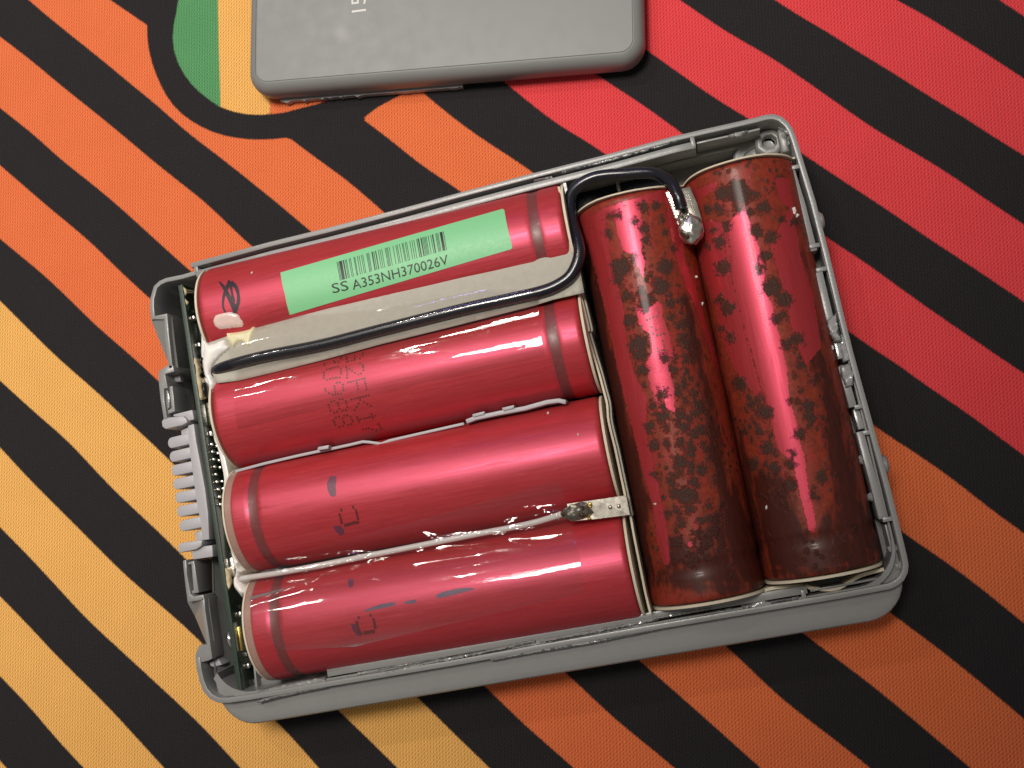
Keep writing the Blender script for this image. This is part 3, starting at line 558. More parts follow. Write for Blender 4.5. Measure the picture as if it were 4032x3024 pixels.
# ------------------------------------------------------------------ paper strip, sticker
def hull_h(xs, ys, which, extra=None, sag=0.0):
    # taut sheet over the cells: upper hull of each cross-section
    Z = np.zeros((len(xs), len(ys)))
    for i, x in enumerate(xs):
        z = cell_h(np.stack([np.full(len(ys), x), ys], 1), 0.0, which)
        if extra is not None: z = np.maximum(z, extra(x, ys))
        H = []
        for j in range(len(ys)):
            while len(H) > 1 and (z[H[-1]] - z[H[-2]]) * (ys[j] - ys[H[-2]]) <= (z[j] - z[H[-2]]) * (ys[H[-1]] - ys[H[-2]]): H.pop()
            H.append(j)
        Z[i] = np.interp(ys, ys[H], z[H])
        Z[i] -= sag * np.clip((Z[i] - z) * .4, 0, 1)
    def f(V):
        X = np.clip((V[:, 0] - xs[0]) / (xs[1] - xs[0]), 0, len(xs) - 1.001); Y = np.clip((V[:, 1] - ys[0]) / (ys[1] - ys[0]), 0, len(ys) - 1.001)
        i = X.astype(int); j = Y.astype(int); a = X - i; b = Y - j
        return Z[i, j] * (1 - a) * (1 - b) + Z[i + 1, j] * a * (1 - b) + Z[i, j + 1] * (1 - a) * b + Z[i + 1, j + 1] * a * b
    return f
xsg = np.arange(-3, 70, 1.0)
paper_f = hull_h(xsg, np.arange(51.6, 60.3, .15), [0, 1], None, .35)
PAP = [(821, 1352), (905, 1322), (1006, 1293), (1250, 1228), (1500, 1162), (1800, 1080), (2100, 997), (2249, 953), (2284, 1067), (2301, 1154), (2181, 1181), (2100, 1206), (1800, 1283), (1500, 1357), (1269, 1420), (1088, 1465), (940, 1500), (857, 1510), (835, 1470), (822, 1420)]
pxy = [U(u, v, 18.5)[:2] for u, v in PAP]
def paperz(V, d=None):
    z = np.where(V[:, 0] < 66, paper_f(V), paper_f(np.stack([np.full(len(V), 65.5), V[:, 1]], 1))) + .12
    return z + .05 * np.array([mnoise.noise(Vector((x * .12, y * .3, 0))) for x, y in V])
pp = patch(pxy, paperz, .8)
po = pp.build('paper_strip', M['paper'], smooth=True); tag(po, 'grey insulating paper strip under the black wire, bridging the top two red cells', 'paper strip')
sm = po.modifiers.new('thick', 'SOLIDIFY'); sm.thickness = .012; sm.offset = -1

lab = thing('barcode_sticker', (32, 64, 19.6), 'mint green sticker with a barcode and SS A353NH370026V on the topmost red cell', 'sticker')
LQ = [(55, 605), (1990, 50), (2005, 62), (2075, 385), (2062, 402), (135, 975), (95, 800)]
def cell1h(V): return cell_h(V, 0, [0])
P = [on_surf(u, v, cell1h)[:2] for u, v in c('L', LQ)]
pt = patch(P, lambda V, d: cell_h(V, .07, [0]) + .0 * d, .8); pt.build('sticker_sheet', M['label'], lab, smooth=True)
bars = [(545, 3), (555, 3), (565, 25), (598, 10), (617, 3), (627, 3), (650, 3), (662, 3), (692, 3), (700, 3), (722, 3), (738, 3), (757, 3), (770, 3), (803, 3), (812, 3), (822, 3), (848, 10), (865, 5), (880, 8), (905, 3), (920, 3), (935, 3), (965, 3), (975, 3), (985, 3), (1000, 3),
        (1033, 3), (1058, 3), (1070, 3), (1090, 3), (1113, 3), (1122, 3), (1140, 3), (1152, 3), (1180, 3), (1198, 3), (1215, 3), (1240, 6), (1252, 10), (1275, 10), (1292, 3), (1302, 3), (1312, 3), (1322, 3), (1340, 3), (1362, 3), (1375, 10), (1405, 3), (1415, 3), (1425, 3), (1443, 22), (1473, 3)]
mb = MB()
for x, wd in bars:
    rows = []
    for t in np.linspace(0, 1, 7):
        row = []
        for xx in (x, x + max(wd, 4.4)):
            a = (xx - 540) / 940; u_, v_ = 540 + a * 938 + t * 28, 515 - a * 270 + t * 160
            (uu, vv), = c('L', [(u_, v_)]); p = on_surf(uu, vv, cell1h, 21, 14, 1400); zz = cell_h(np.array([p[:2]]), .11, [0])[0]; row.append((p[0], p[1], zz))
        rows.append(row)
    v = [q for r in rows for q in r]; mb.add(v, [(2 * i, 2 * i + 1, 2 * i + 3, 2 * i + 2) for i in range(6)])
mb.build('barcode_print', M['ink_label'], lab)['kind'] = 'stuff'
def text_mesh(body, size=1.0, space=1.0):
    cu = bpy.data.curves.new('txt', 'FONT'); cu.body = body; cu.size = size; cu.space_character = space; cu.resolution_u = 3
    o = bpy.data.objects.new('txt', cu); COL.objects.link(o); bpy.context.view_layer.update(); dg = bpy.context.evaluated_depsgraph_get(); me = o.evaluated_get(dg).to_mesh()
    v = np.array([p.co[:] for p in me.vertices]); f = [tuple(p.vertices) for p in me.polygons]; o.evaluated_get(dg).to_mesh_clear(); bpy.data.objects.remove(o); bpy.data.curves.remove(cu); return v, f
for body, base, end, hgt in (('SS', (512, 787), (652, 755), 84), ('A353NH370026V', (688, 757), (1522, 530), 84)):
    v, f = text_mesh(body); wx = v[:, 0].max() - v[:, 0].min(); hy = v[:, 1].max(); out = []
    for p in v:
        a = (p[0] - v[:, 0].min()) / wx; b_ = p[1] / hy; x = base[0] + (end[0] - base[0]) * a - .19 * hgt * b_; y = base[1] + (end[1] - base[1]) * a - .98 * hgt * b_
        (uu, vv), = c('L', [(x, y)]); q = on_surf(uu, vv, cell1h, 21, 13, 1600); out.append((q[0], q[1], cell_h(np.array([q[:2]]), .115, [0])[0]))
    MB().add(out, f).build('serial_print', M['ink_label'], lab)

# ------------------------------------------------------------------ battery case
case = thing('battery_case', (48, 38, 0), 'opened grey plastic battery case with torn snap rails around six red cells', 'battery case')
RIM = [(749, 1036), (1061, 952), (1287, 897), (1600, 815), (1801, 760), (2088, 684), (2387, 608), (2647, 537), (2780, 506), (2893, 481), (2978, 461), (3010, 452), (3030, 449), (3049, 449), (3078, 458), (3106, 482), (3123, 508), (3137, 545), (3157, 611), (3212, 791),
       (3262, 985), (3321, 1230), (3361, 1390), (3440, 1677), (3500, 1896), (3531, 2019), (3572, 2190), (3578, 2225), (3575, 2255), (3560, 2285), (3540, 2303), (3509, 2319), (3314, 2356), (3042, 2402), (2771, 2448), (2500, 2494), (2143, 2557), (1780, 2622), (1400, 2686), (984, 2756), (900, 2768), (860, 2768), (825, 2752), (800, 2722), (785, 2685), (775, 2640), (768, 2590)]
rim = [U(u, v, 14.5)[:2] for u, v in RIM]
iTR, iBR, iBL = 10, 27, 38
mb = MB(); mb.wall(rim, .88, 1.0, 14.5); mb.build('outer_wall', M['case'], case, bevel=.09)
def sub(i0, i1, t0=0.0, t1=0.0):
    p = [np.array(q) for q in rim[i0:i1 + 1]]; return [tuple(q) for q in p]
def rail(pts, z=14.5): return [U(u, v, z)[:2] for u, v in pts]
def inner_rail(a, b, z0=10, z1=14.35, t=1.15, off=1.62, m='case'):
    # run of inner rail between two photo points projected onto the rim path
    P = np.array(rim); A = np.array(U(*a)[:2]); B = np.array(U(*b)[:2])
    def loc(X):
        best = None
        for i in range(len(P) - 1):
            d = P[i + 1] - P[i]; t_ = np.clip((X - P[i]) @ d / (d @ d), 0, 1); r = np.linalg.norm(P[i] + d * t_ - X)
            if best is None or r < best[0]: best = (r, i + t_)
        return best[1]
    s0, s1 = loc(A), loc(B); pts = [s0] + [k for k in range(int(s0) + 1, int(math.ceil(s1)))] + [s1]; path = []
    for s_ in pts:
        i = min(int(s_), len(P) - 2); path.append(tuple(P[i] + (P[i + 1] - P[i]) * (s_ - i)))
    return MB().wall(path, t, z0, z1, off).build('inner_rail', M[m], case, bevel=.06)
inner_rail((765, 1050), (2732, 545)); inner_rail((3160, 640), (3250, 975), 8, 14.2); inner_rail((3270, 1060), (3325, 1270), 8, 14.3); inner_rail((3360, 1430), (3410, 1590), 8, 14.2); inner_rail((3425, 1690), (3520, 2035), 8, 14.3)
inner_rail((3180, 2330), (1290, 2690), 8, 14.0, 1.25, 1.55, 'case')
for a, b, z1 in (((2740, 540), (2985, 470), 13.6), ((3150, 600), (3160, 640), 13.4), ((3530, 2060), (3565, 2170), 13.0), ((3480, 2310), (3200, 2360), 13.2)): inner_rail(a, b, 9, z1, .35, 1.6)
inner_rail((3335, 1300), (3352, 1400), 9, 13.7, 1.0, 1.4, 'clear'); inner_rail((3415, 1600), (3428, 1680), 9, 13.4, .9, 1.3, 'case_gloss')
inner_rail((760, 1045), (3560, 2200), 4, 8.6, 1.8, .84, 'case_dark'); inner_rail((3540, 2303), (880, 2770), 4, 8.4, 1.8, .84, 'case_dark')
# ribs across the rail groove
for u, v in ((2728, 556), (3138, 655), (3205, 967), (3236, 1059), (3388, 1600), (3421, 1702), (3500, 2044), (3165, 2345), (770, 1055)):
    x, y, _ = U(u, v); mb = MB(); right = u > 3100 and v < 2200
    (mb.box(x - .9, x + .9, y - .35, y + .35, 9, 14.42) if right else mb.box(x - .35, x + .35, y - .9, y + .9, 9, 14.42)); mb.build('rib', M['case'], case, bevel=.08)
# floor and lower shell with the swept-out front edge
def rrect(x0, x1, y0, y1, r, z, n=8):
    out = []
    for (cx_, cy_, a0) in ((x1 - r[0], y0 + r[0], -90), (x1 - r[1], y1 - r[1], 0), (x0 + r[2], y1 - r[2], 90), (x0 + r[3], y0 + r[3], 180)):
        rr = r[(0, 1, 2, 3)[[(-90), 0, 90, 180].index(a0)]]
        for k in range(n + 1): a = math.radians(a0 + 90 * k / n); out.append((cx_ + rr * math.cos(a), cy_ + rr * math.sin(a), z))
    return out
def shell_ring(z, dy, dl, ins=0.0):
    n = 8; out = []
    xr0, xr1 = 105.9, 104.6        # right edge leans a little
    pts = rrect(-9.6 - dl + ins, 106.3 - ins, -1.0 - dy + ins, 75.6 - ins, (6.5, 4.5, 4, 6.5), z)
    res = []
    for x, y, zz in pts:
        t = (y + 1) / 77; x2 = x - (t * 1.0 if x > 60 else 0); y2 = y + ((x - 48) * .021 if y > 40 else (x - 48) * .0045)
        if x < 0 and y > 4: x2 = -5.6; zz = min(zz, 1.7)
        elif x < -3: zz = min(zz, 13.9)
        res.append((x2, y2, zz))
    return res
mb = MB(); mb.loft([shell_ring(0.0, 3.6, -.4, 1.2), shell_ring(.5, 4.6, -.4, .5), shell_ring(1.6, 5.0, -.4, .1), shell_ring(6, 5.1, -.4), shell_ring(11.2, 4.95, -.4), shell_ring(11.9, 4.85, -.4), shell_ring(12.25, 4.6, -.4), shell_ring(12.45, 4.15, -.4), shell_ring(12.5, 3.6, -.4), shell_ring(12.58, 2.0, -.3), shell_ring(12.66, .35, -.3, .03), shell_ring(12.9, .25, 0, .12), shell_ring(13.6, .22, .1, .2),
                    shell_ring(13.6, -.3, -.4, .5), shell_ring(4, -.5, -.6, .6), shell_ring(1.2, -.5, -.6, .7)], True, True)
mb.build('lower_shell', M['case'], case, smooth=True, autos=30)
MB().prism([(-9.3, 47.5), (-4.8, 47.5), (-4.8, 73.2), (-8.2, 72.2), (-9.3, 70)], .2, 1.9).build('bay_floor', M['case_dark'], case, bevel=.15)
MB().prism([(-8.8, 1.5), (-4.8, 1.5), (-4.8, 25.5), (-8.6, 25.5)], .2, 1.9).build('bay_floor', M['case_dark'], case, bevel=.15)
# nubs on the right outside wall
for u, v in ((3232, 868), (3486, 1828)):
    x, y, _ = U(u, v, 13); MB().tube([(x - 1.0, y, 12.6), (x + .1, y, 12.6), (x + .45, y, 12.6)], [1.5, 1.5, 1.1], 16).build('snap_nub', M['case'], case, smooth=True)
# left wall: stepped pieces
def piece(name, k, pts, z1=14.3, z0=2.0, m='case', bv=.12, z=None): return MB().prism(W2(k, pts, z or z1), z0, z1).build(name, M[m], case, bevel=bv)
mb = MB(); mb.wall([U(u, v, 14.0)[:2] for u, v in c('A', [(210, 800), (198, 690), (200, 610), (232, 500), (280, 455), (335, 430), (480, 400), (600, 365), (640, 352)])], .8, 2, 14.0); mb.build('left_wall', M['case'], case, bevel=.12)
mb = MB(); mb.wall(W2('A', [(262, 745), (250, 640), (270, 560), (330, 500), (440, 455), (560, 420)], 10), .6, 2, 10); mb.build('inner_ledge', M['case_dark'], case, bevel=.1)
piece('wall_step', 'A', [(212, 790), (215, 765), (350, 738), (362, 900), (398, 1215), (365, 1225), (330, 960), (322, 790)])
a = W3('A', [(215, 800), (330, 960)], 12); 
def quad3(name, k, pts, zs, m='case'):
    V = [U(u, v, z) for (u, v), z in zip(c(k, pts), zs)]; n = len(V); V2 = [(x + .9, y, z - 1.2) for x, y, z in V]
    return MB().add(V + V2, [tuple(range(n)), tuple(range(2 * n - 1, n - 1, -1))] + [(i, (i + 1) % n, n + (i + 1) % n, n + i) for i in range(n)]).build(name, M[m], case)
quad3('sloped_cheek', 'A', [(213, 800), (325, 775), (350, 1000), (378, 1215), (368, 1190)], [13.6, 14.0, 14.0, 14.0, 9.5])
piece('wall_step', 'A', [(275, 1240), (360, 1185), (400, 1190), (412, 1245), (330, 1268), (335, 1290), (355, 1390), (320, 1395), (325, 1500), (350, 1659), (318, 1659), (290, 1480), (275, 1340)])
MB().tube([U(*q, 10.5) for q in c('A', [(385, 1300), (440, 1305), (480, 1300)])], .75, 14).build('peg', M['conn'], case, smooth=True)
def frame(k, outer, inner, z1=13.6, z0=6):
    O_ = W2(k, outer, z1); I_ = W2(k, inner, z1); n = 4; mb = MB(); V = [(x, y, z) for z in (z0, z1) for P_ in (O_, I_) for x, y in P_]
    F = []
    for i in range(4):
        j = (i + 1) % 4; F += [(8 + i, 8 + j, 12 + j, 12 + i), (i, 4 + i, 4 + j, j), (i, j, 8 + j, 8 + i), (4 + j, 4 + i, 12 + i, 12 + j)]
    return mb.add(V, F).build('latch_frame', M['case'], case, bevel=.08)
frame('A', [(318, 1388), (395, 1370), (418, 1590), (345, 1622)], [(335, 1412), (368, 1402), (388, 1562), (357, 1585)])
piece('hot_glue', 'A', [(330, 1420), (355, 1400), (372, 1480), (368, 1560), (350, 1580), (340, 1500)], 13.4, 9, 'clear', .15)
frame('T', [(35, 92), (110, 70), (158, 385), (62, 402)], [(48, 112), (82, 102), (106, 362), (72, 370)])
piece('wall_step', 'T', [(-2, 70), (30, 60), (40, 200), (75, 400), (110, 425), (200, 405), (215, 470), (180, 460), (45, 480), (30, 370), (10, 200)])
piece('wall_step', 'T', [(180, 440), (212, 440), (222, 560), (252, 760), (292, 1035), (262, 1055), (190, 1075), (125, 1040), (120, 1010), (140, 950), (165, 905), (238, 900), (215, 760), (190, 600)])
quad3('sloped_cheek', 'T', [(45, 480), (178, 455), (198, 620), (235, 880), (238, 900), (215, 780), (120, 620)], [12.5, 14, 14, 14, 13, 9.5, 10.5])
piece('inner_block', 'T', [(262, 1075), (345, 1035), (388, 1100), (300, 1122), (270, 1110)], 12.0, 3, 'conn')
mb = MB(); mb.wall(W2('T', [(455, 1405), (400, 1385), (330, 1350), (290, 1290), (272, 1210), (262, 1125)], 10.5), .5, 2, 10.5, -.5); mb.build('inner_ledge', M['case_gloss'], case, bevel=.1)
piece('divider_wall', 'T', [(695, 1110), (712, 1105), (745, 1380), (722, 1400)], 10, 2, 'case', .08)
# torn glue line bits along the bottom and right rails
def scrap(k, pts, z1, m='case_gloss', z0=None):
    P = W2(k, pts, z1); zf = lambda V, d: z1 - .4 + .5 * np.clip(d / .25, 0, 1) ** .5 + .12 * np.array([mnoise.noise(Vector((x * 1.6, y * 2.2, 3))) for x, y in V])
    o = patch(dense(P, .3), zf, .32, .3).build('torn_plastic', M[m], case, smooth=True); s_ = o.modifiers.new('t', 'SOLIDIFY'); s_.thickness = .05; s_.offset = -1; return o
scrap('C', [(1060, 1215), (1230, 1185), (1400, 1150), (1500, 1140), (1530, 1190), (1380, 1230), (1200, 1260), (1050, 1290), (900, 1330), (870, 1290), (950, 1250)], 13.9)
scrap('C', [(1500, 1165), (1800, 1115), (2212, 1050), (2212, 1090), (1900, 1150), (1560, 1210)], 13.8)
scrap('F', [(0, 1375), (300, 1310), (700, 1235), (1000, 1175), (1010, 1205), (600, 1290), (200, 1370), (10, 1410)], 13.7)
scrap('F', [(1000, 1190), (1400, 1110), (1800, 1040), (2180, 975), (2190, 1010), (1700, 1110), (1300, 1190), (1020, 1235)], 13.8, 'clear')
scrap('F', [(960, 1275), (1200, 1220), (1500, 1170), (1900, 1110), (2212, 1050), (2212, 1070), (1700, 1175), (1250, 1250), (980, 1300)], 14.3, 'clear')
scrap('G', [(770, 895), (860, 870), (920, 840), (970, 860), (1100, 840), (1190, 825), (1190, 855), (1060, 870), (960, 905), (800, 925)], 14.0)
scrap('G', [(560, 935), (700, 905), (720, 925), (640, 960), (560, 960)], 13.6, 'clear'); scrap('G', [(0, 1010), (160, 980), (170, 1000), (20, 1040)], 14.2, 'clear')
scrap('D', [(1310, 120), (1400, 60), (1420, 200), (1440, 290), (1380, 300), (1340, 230), (1320, 180)], 14.5)
scrap('D', [(1420, 480), (1510, 460), (1540, 560), (1530, 640), (1470, 660), (1430, 560)], 14.6)
scrap('D', [(1420, 230), (1470, 240), (1510, 330), (1510, 450), (1450, 460), (1420, 350)], 13.9, 'clear')
scrap('H', [(1410, 240), (1470, 215), (1560, 200), (1540, 240), (1480, 265), (1430, 260)], 14.3); scrap('K', [(1120, 420), (1130, 340), (1165, 370), (1180, 490), (1150, 520), (1120, 500)], 13.4)
scrap('K', [(1000, 240), (1080, 250), (1210, 330), (1225, 355), (1130, 330), (1040, 290)], 14.5); scrap('H', [(0, 560), (130, 535), (140, 550), (0, 585)], 14.6, 'clear')
scrap('F', [(100, 1395), (500, 1300), (900, 1225), (1300, 1140), (1306, 1165), (900, 1255), (500, 1335), (110, 1425)], 14.45, 'clear'); scrap('F', [(1330, 1140), (1700, 1075), (2000, 1020), (2005, 1045), (1700, 1105), (1335, 1170)], 14.4, 'clear')
scrap('C', [(900, 1345), (1050, 1300), (1260, 1262), (1500, 1215), (1505, 1240), (1250, 1290), (1050, 1335), (905, 1375)], 14.5, 'clear'); scrap('G', [(100, 985), (330, 935), (560, 900), (565, 925), (330, 965), (105, 1010)], 14.3, 'clear')
scrap('H', [(200, 500), (500, 420), (800, 340), (1060, 262), (1064, 276), (800, 358), (500, 438), (204, 520)], 14.75, 'clear')
for k, x, y in (('G', 1870, 480), ('G', 1925, 605), ('D', 1595, 1225), ('D', 1675, 1520)):
    p = U(*c(k, [(x, y)])[0], 12.5); MB().blob(p, .8, .7, .5, jit=.4).build('torn_plastic', M['case_gloss'], case, smooth=True)
# corner screw boss and pale moulding in the empty top right corner
p = U(*c('K', [(880, 450)])[0], 10); mb = MB()
mb.loft([[(p[0] + r * math.cos(a), p[1] + r * math.sin(a), z) for a in np.linspace(.3, 2 * math.pi + .3, 9)[:-1]] for z, r in ((1.2, 2.7), (9.6, 2.5), (10.0, 2.1), (10.0, 1.3), (8.6, 1.2), (8.6, .2))]); mb.build('screw_boss', M['case'], case, bevel=.12)
p2 = U(*c('K', [(1060, 420)])[0], 11); MB().box(p2[0] - .6, p2[0] + 1.4, p2[1] - 2.4, p2[1] + 1.8, 1.2, 11.6).build('corner_gusset', M['case'], case, bevel=.5)
p = U(*c('K', [(720, 720)])[0], 8.2); mb = MB()
mb.loft([[(p[0] + r * math.cos(a), p[1] + r * math.sin(a), z) for a in np.linspace(0, 2 * math.pi, 25)[:-1]] for z, r in ((1.2, 4.3), (7.6, 4.2), (8.2, 3.8), (8.25, 2.6), (7.6, 2.4))]); mb.build('round_boss', M['pale'], case, smooth=True, autos=35)
p = U(*c('K', [(980, 690)])[0], 8); MB().box(p[0] - 1.6, p[0] + 1.5, p[1] - 1.2, p[1] + 1.0, 1.2, 8.4).build('pale_block', M['pale'], case, bevel=.4)
p = U(*c('H', [(620, 640)])[0], 7); MB().box(p[0] - .3, p[0] + .3, p[1] - 3.0, p[1] + 3.0, 1.2, 7).build('floor_rib', M['case'], case, bevel=.1)
p = U(*c('H', [(300, 740)])[0], 6)
MB().box(67.4, 83.5, 68.8, 74.0, 1.25, 5.5).build('floor_shade_block', M['wire_black'], case, bevel=.3)  # black block added on the floor, its colour stands in for the pocket's shade
MB().box(66.6, 67.1, 66, 73.5, 1.2, 15).build('pocket_shade_wall', M['wire_black'], case)  # thin black upright, darkens the same pocket by its colour
# plastic rib between the second and third cells
RB = c('B', [(938, 775), (1200, 705), (1500, 635), (1640, 605), (1800, 573), (1950, 540), (2050, 516), (2110, 520), (2212, 535)]) + c('E', [(60, 975), (300, 920), (600, 852)])
rbp = [U(u, v, 15.0)[:2] for u, v in RB]
MB().wall(rbp, .5, 11.5, 15.0).build('divider_rib', M['conn'], case, bevel=.1)
RB2 = [U(u, v, 15.9)[:2] for u, v in c('E', [(612, 832), (680, 806), (850, 770), (1040, 735), (1200, 690), (1290, 678), (1345, 690)])]
MB().wall(RB2, .75, 12, 15.9).build('divider_rib', M['conn'], case, bevel=.12)
for k, pts in (('E', [(662, 795), (752, 772), (748, 796), (668, 815)]), ('E', [(878, 748), (966, 727), (962, 752), (886, 770)]), ('B', [(1655, 605), (1665, 575), (1758, 558), (1752, 590)])):
    MB().prism(W2(k, pts, 16.2), 14.5, 16.2).build('rib_tab', M['conn'], case, bevel=.05)

# ------------------------------------------------------------------ connector
conn = thing('comb_connector', (-8, 37, 3), 'light grey comb-toothed connector block on the left edge of the case', 'connector')
def cpiece(name, pts, z1=13.8, z0=6.5, bv=.18, k='B'): return MB().prism(W2(k, pts, z1), z0, z1).build(name, M['conn'], conn, bevel=bv)
cpiece('body', [(528, 388), (582, 372), (602, 520), (640, 720), (680, 940), (706, 1150), (716, 1382), (652, 1388), (640, 1230), (612, 1100), (590, 950), (570, 800), (548, 640), (535, 520)])
tips = [(355, 545), (370, 665), (385, 785), (400, 905), (418, 1022), (434, 1142), (455, 1268)]; roots = [(548, 500), (562, 620), (580, 742), (598, 862), (614, 982), (630, 1102), (650, 1225)]
for (lx, ly), (rx, ry) in zip(tips, roots):
    h = 49; P = []
    for a in np.linspace(-100, -260, 7): P.append((lx + 34 + 36 * math.cos(math.radians(a)), ly - 6 - h * math.sin(math.radians(a)) * -1))
    P = [(lx + 34 + 36 * math.cos(t), ly - 6 + h * math.sin(t)) for t in np.linspace(math.radians(260), math.radians(100), 7)]
    cpiece('tooth', P + [(rx + 18, ry + 46), (rx + 14, ry - 52)], 13.7, 6.5, .2)
cpiece('end_bracket', [(300, 350), (325, 322), (490, 303), (515, 330), (528, 362), (480, 386), (335, 420), (305, 398)], 14.2, 8); cpiece('bracket_root', [(400, 292), (568, 250), (585, 335), (520, 352), (500, 312), (402, 310)], 13.4, 4)
cpiece('neck', [(468, 432), (540, 398), (560, 490), (475, 500)], 12.6, 5); cpiece('neck', [(588, 1318), (652, 1300), (664, 1388), (600, 1398)], 12.6, 5)
cpiece('end_bracket', [(443, 1440), (462, 1412), (640, 1384), (657, 1398), (646, 1438), (600, 1468), (452, 1498)], 14.2, 8); cpiece('bracket_root', [(558, 1492), (652, 1440), (742, 1430), (748, 1532), (575, 1557)], 13.4, 4)

# ------------------------------------------------------------------ circuit board
pcb = thing('circuit_board', (-4.6, 36, 2), 'narrow green circuit board standing on edge between connector and red cells', 'circuit board')
XF = -4.25
MB().box(-5.15, XF, -.2, 72.2, 1.6, 13.0).build('board', M['pcb'], pcb)
MB().box(-5.12, XF - .03, -.15, 72.15, 13.0, 13.25).build('board_edge', M['pcb_edge'], pcb, bevel=.05)
def onface(k, x, y): return Uv(*c(k, [(x, y)])[0], XF)
def comp(name, y0, y1, z0, z1, t, m, bv=.1): return MB().box(XF + .0, XF + t, min(y0, y1), max(y0, y1), z0, z1).build(name, M[m], pcb, bevel=bv)
# two leaded driver chips
for yc in (40.6, 34.2):
    ch = MB().box(XF + .3, XF + 1.9, yc - 2.7, yc + 2.7, 5.3, 9.3).build('chip', M['chip'], pcb, bevel=.12)
    for k in range(4):
        yy = yc - 1.95 + 1.3 * k
        for za, zb in ((9.2, 10.5), (4.0, 5.4)):
            MB().box(XF + .05, XF + .75, yy - .24, yy + .24, za, zb).build('lead', M['solder'], ch, bevel=.1)
comp('fuse', 50.5, 46.3, 9.4, 11.3, 1.2, 'solder', .25); comp('fuse_pad', 51, 45.9, 4.5, 8.9, 1.0, 'chip'); comp('fuse', 19.2, 22.6, 10.0, 11.4, .9, 'solder', .2); comp('transistor', 19, 24, 5.4, 9.3, 1.4, 'chip')
for yy, zz, ww_, hh_, mm_ in ((30.1, 8.6, 1.1, .7, 'solder'), (28.6, 9.2, .9, .9, 'solder'), (26.9, 8.0, .8, 1.1, 'solder'), (25.6, 9.6, 1.4, .6, 'chip'), (13.4, 8.6, 1.6, 1.0, 'chip'), (12.6, 10.6, .9, .6, 'solder'), (11.2, 7.8, 1.0, .9, 'solder'), (5.4, 9.2, 1.2, .8, 'solder'), (3.6, 10.3, .8, .8, 'solder'),
                             (3.2, 7.4, 1.0, .9, 'chip'), (57.2, 8.8, 1.5, 1.6, 'chip'), (59.8, 10.4, 1.2, 1.0, 'chip'), (64.0, 9.0, 4.0, 2.2, 'chip'), (68.2, 9.4, 2.0, 2.0, 'chip'), (61.2, 10.9, .8, .6, 'solder'), (54.2, 9.2, 2.4, 2.6, 'chip'), (66.2, 11.4, .7, .7, 'solder'), (44.8, 11.6, .9, .5, 'solder'), (17.2, 10.4, 1.3, 1.2, 'chip')):
    comp('small_part' if mm_ == 'chip' else 'solder_joint', yy - ww_ / 2, yy + ww_ / 2, zz - hh_ / 2, zz + hh_ / 2, .9 if mm_ == 'chip' else .6, mm_, .12)
for k in range(9): comp('solder_joint', 31.8 + k * 1.35, 32.3 + k * 1.35, 11.3, 12.1, .5, 'solder', .15)
comp('gold_pad', 6.4, 10.6, 10.6, 11.9, .35, 'gold', .15)
# solder dome on the back of the board, amber resin on the front
MB().blob((-5.6, 8.6, 11.2), .9, 2.0, 1.6, jit=.2).build('solder_dome', M['solder'], pcb, smooth=True)
def resin(pts, k):
    P = [onface(k, x, y)[1:] for x, y in pts]; P = [(a[0], min(a[1], 13.2)) for a in smoothpath([(*q, 0) for q in P + [P[0]]], 3)][:-1]
    zf = lambda V, d: .08 + .38 * np.clip(d / .5, 0, 1) ** .5 + .14 * np.array([mnoise.noise(Vector((x * 1.1, y * 1.1, 0))) for x, y in V])
    q = patch(P, zf, .25, .2); mb = MB(); mb.add([(XF + t, a, b_) for a, b_, t in q.v], q.f); return mb.build('resin_patch', M['resin'], pcb, smooth=True, autos=80)
resin([(150, 150), (185, 140), (230, 200), (310, 215), (315, 245), (245, 250), (225, 300), (265, 345), (230, 375), (180, 330), (160, 250)], 'P')
resin([(280, 840), (310, 900), (390, 930), (402, 990), (378, 1012), (402, 1060), (370, 1090), (425, 1120), (440, 1200), (475, 1300), (400, 1335), (350, 1320), (318, 1240), (302, 1100), (285, 950)], 'P')
resin([(370, 180), (400, 150), (485, 130), (505, 210), (470, 230), (482, 290), (450, 350), (420, 402), (385, 395), (365, 300)], 'T')
MB().blob((XF + .8, 68.4, 9.6), .9, 1.6, 1.4, jit=.3).build('relay_cap', M['chip'], pcb, smooth=True)
for x, y, r in ((360, 940, .7), (380, 1010, .6), (400, 1080, .7), (410, 1240, 1.5)):
    p = onface('P', x, y); MB().blob((XF + .75, p[1], p[2]), .35, r, r * .8).build('resin_hole', M['chip'], pcb, smooth=True)

# nickel tongue from the fourth cell to the board
mb = MB(); q = [U(*w_, 11) for w_ in c('T', [(500, 682), (600, 664), (624, 950), (520, 962)])]
mb.add([(q[0][0], q[0][1], 11), (q[1][0] + .8, q[1][1], 11.8), (q[2][0] + .8, q[2][1], 11.8), (q[3][0], q[3][1], 11)], [(0, 1, 2, 3)]); no = mb.build('nickel_tongue', M['nickel']); s_ = no.modifiers.new('t', 'SOLIDIFY'); s_.thickness = .02
tag(no, 'short wide nickel tongue joining the bottom red cell to the circuit board', 'metal strip')

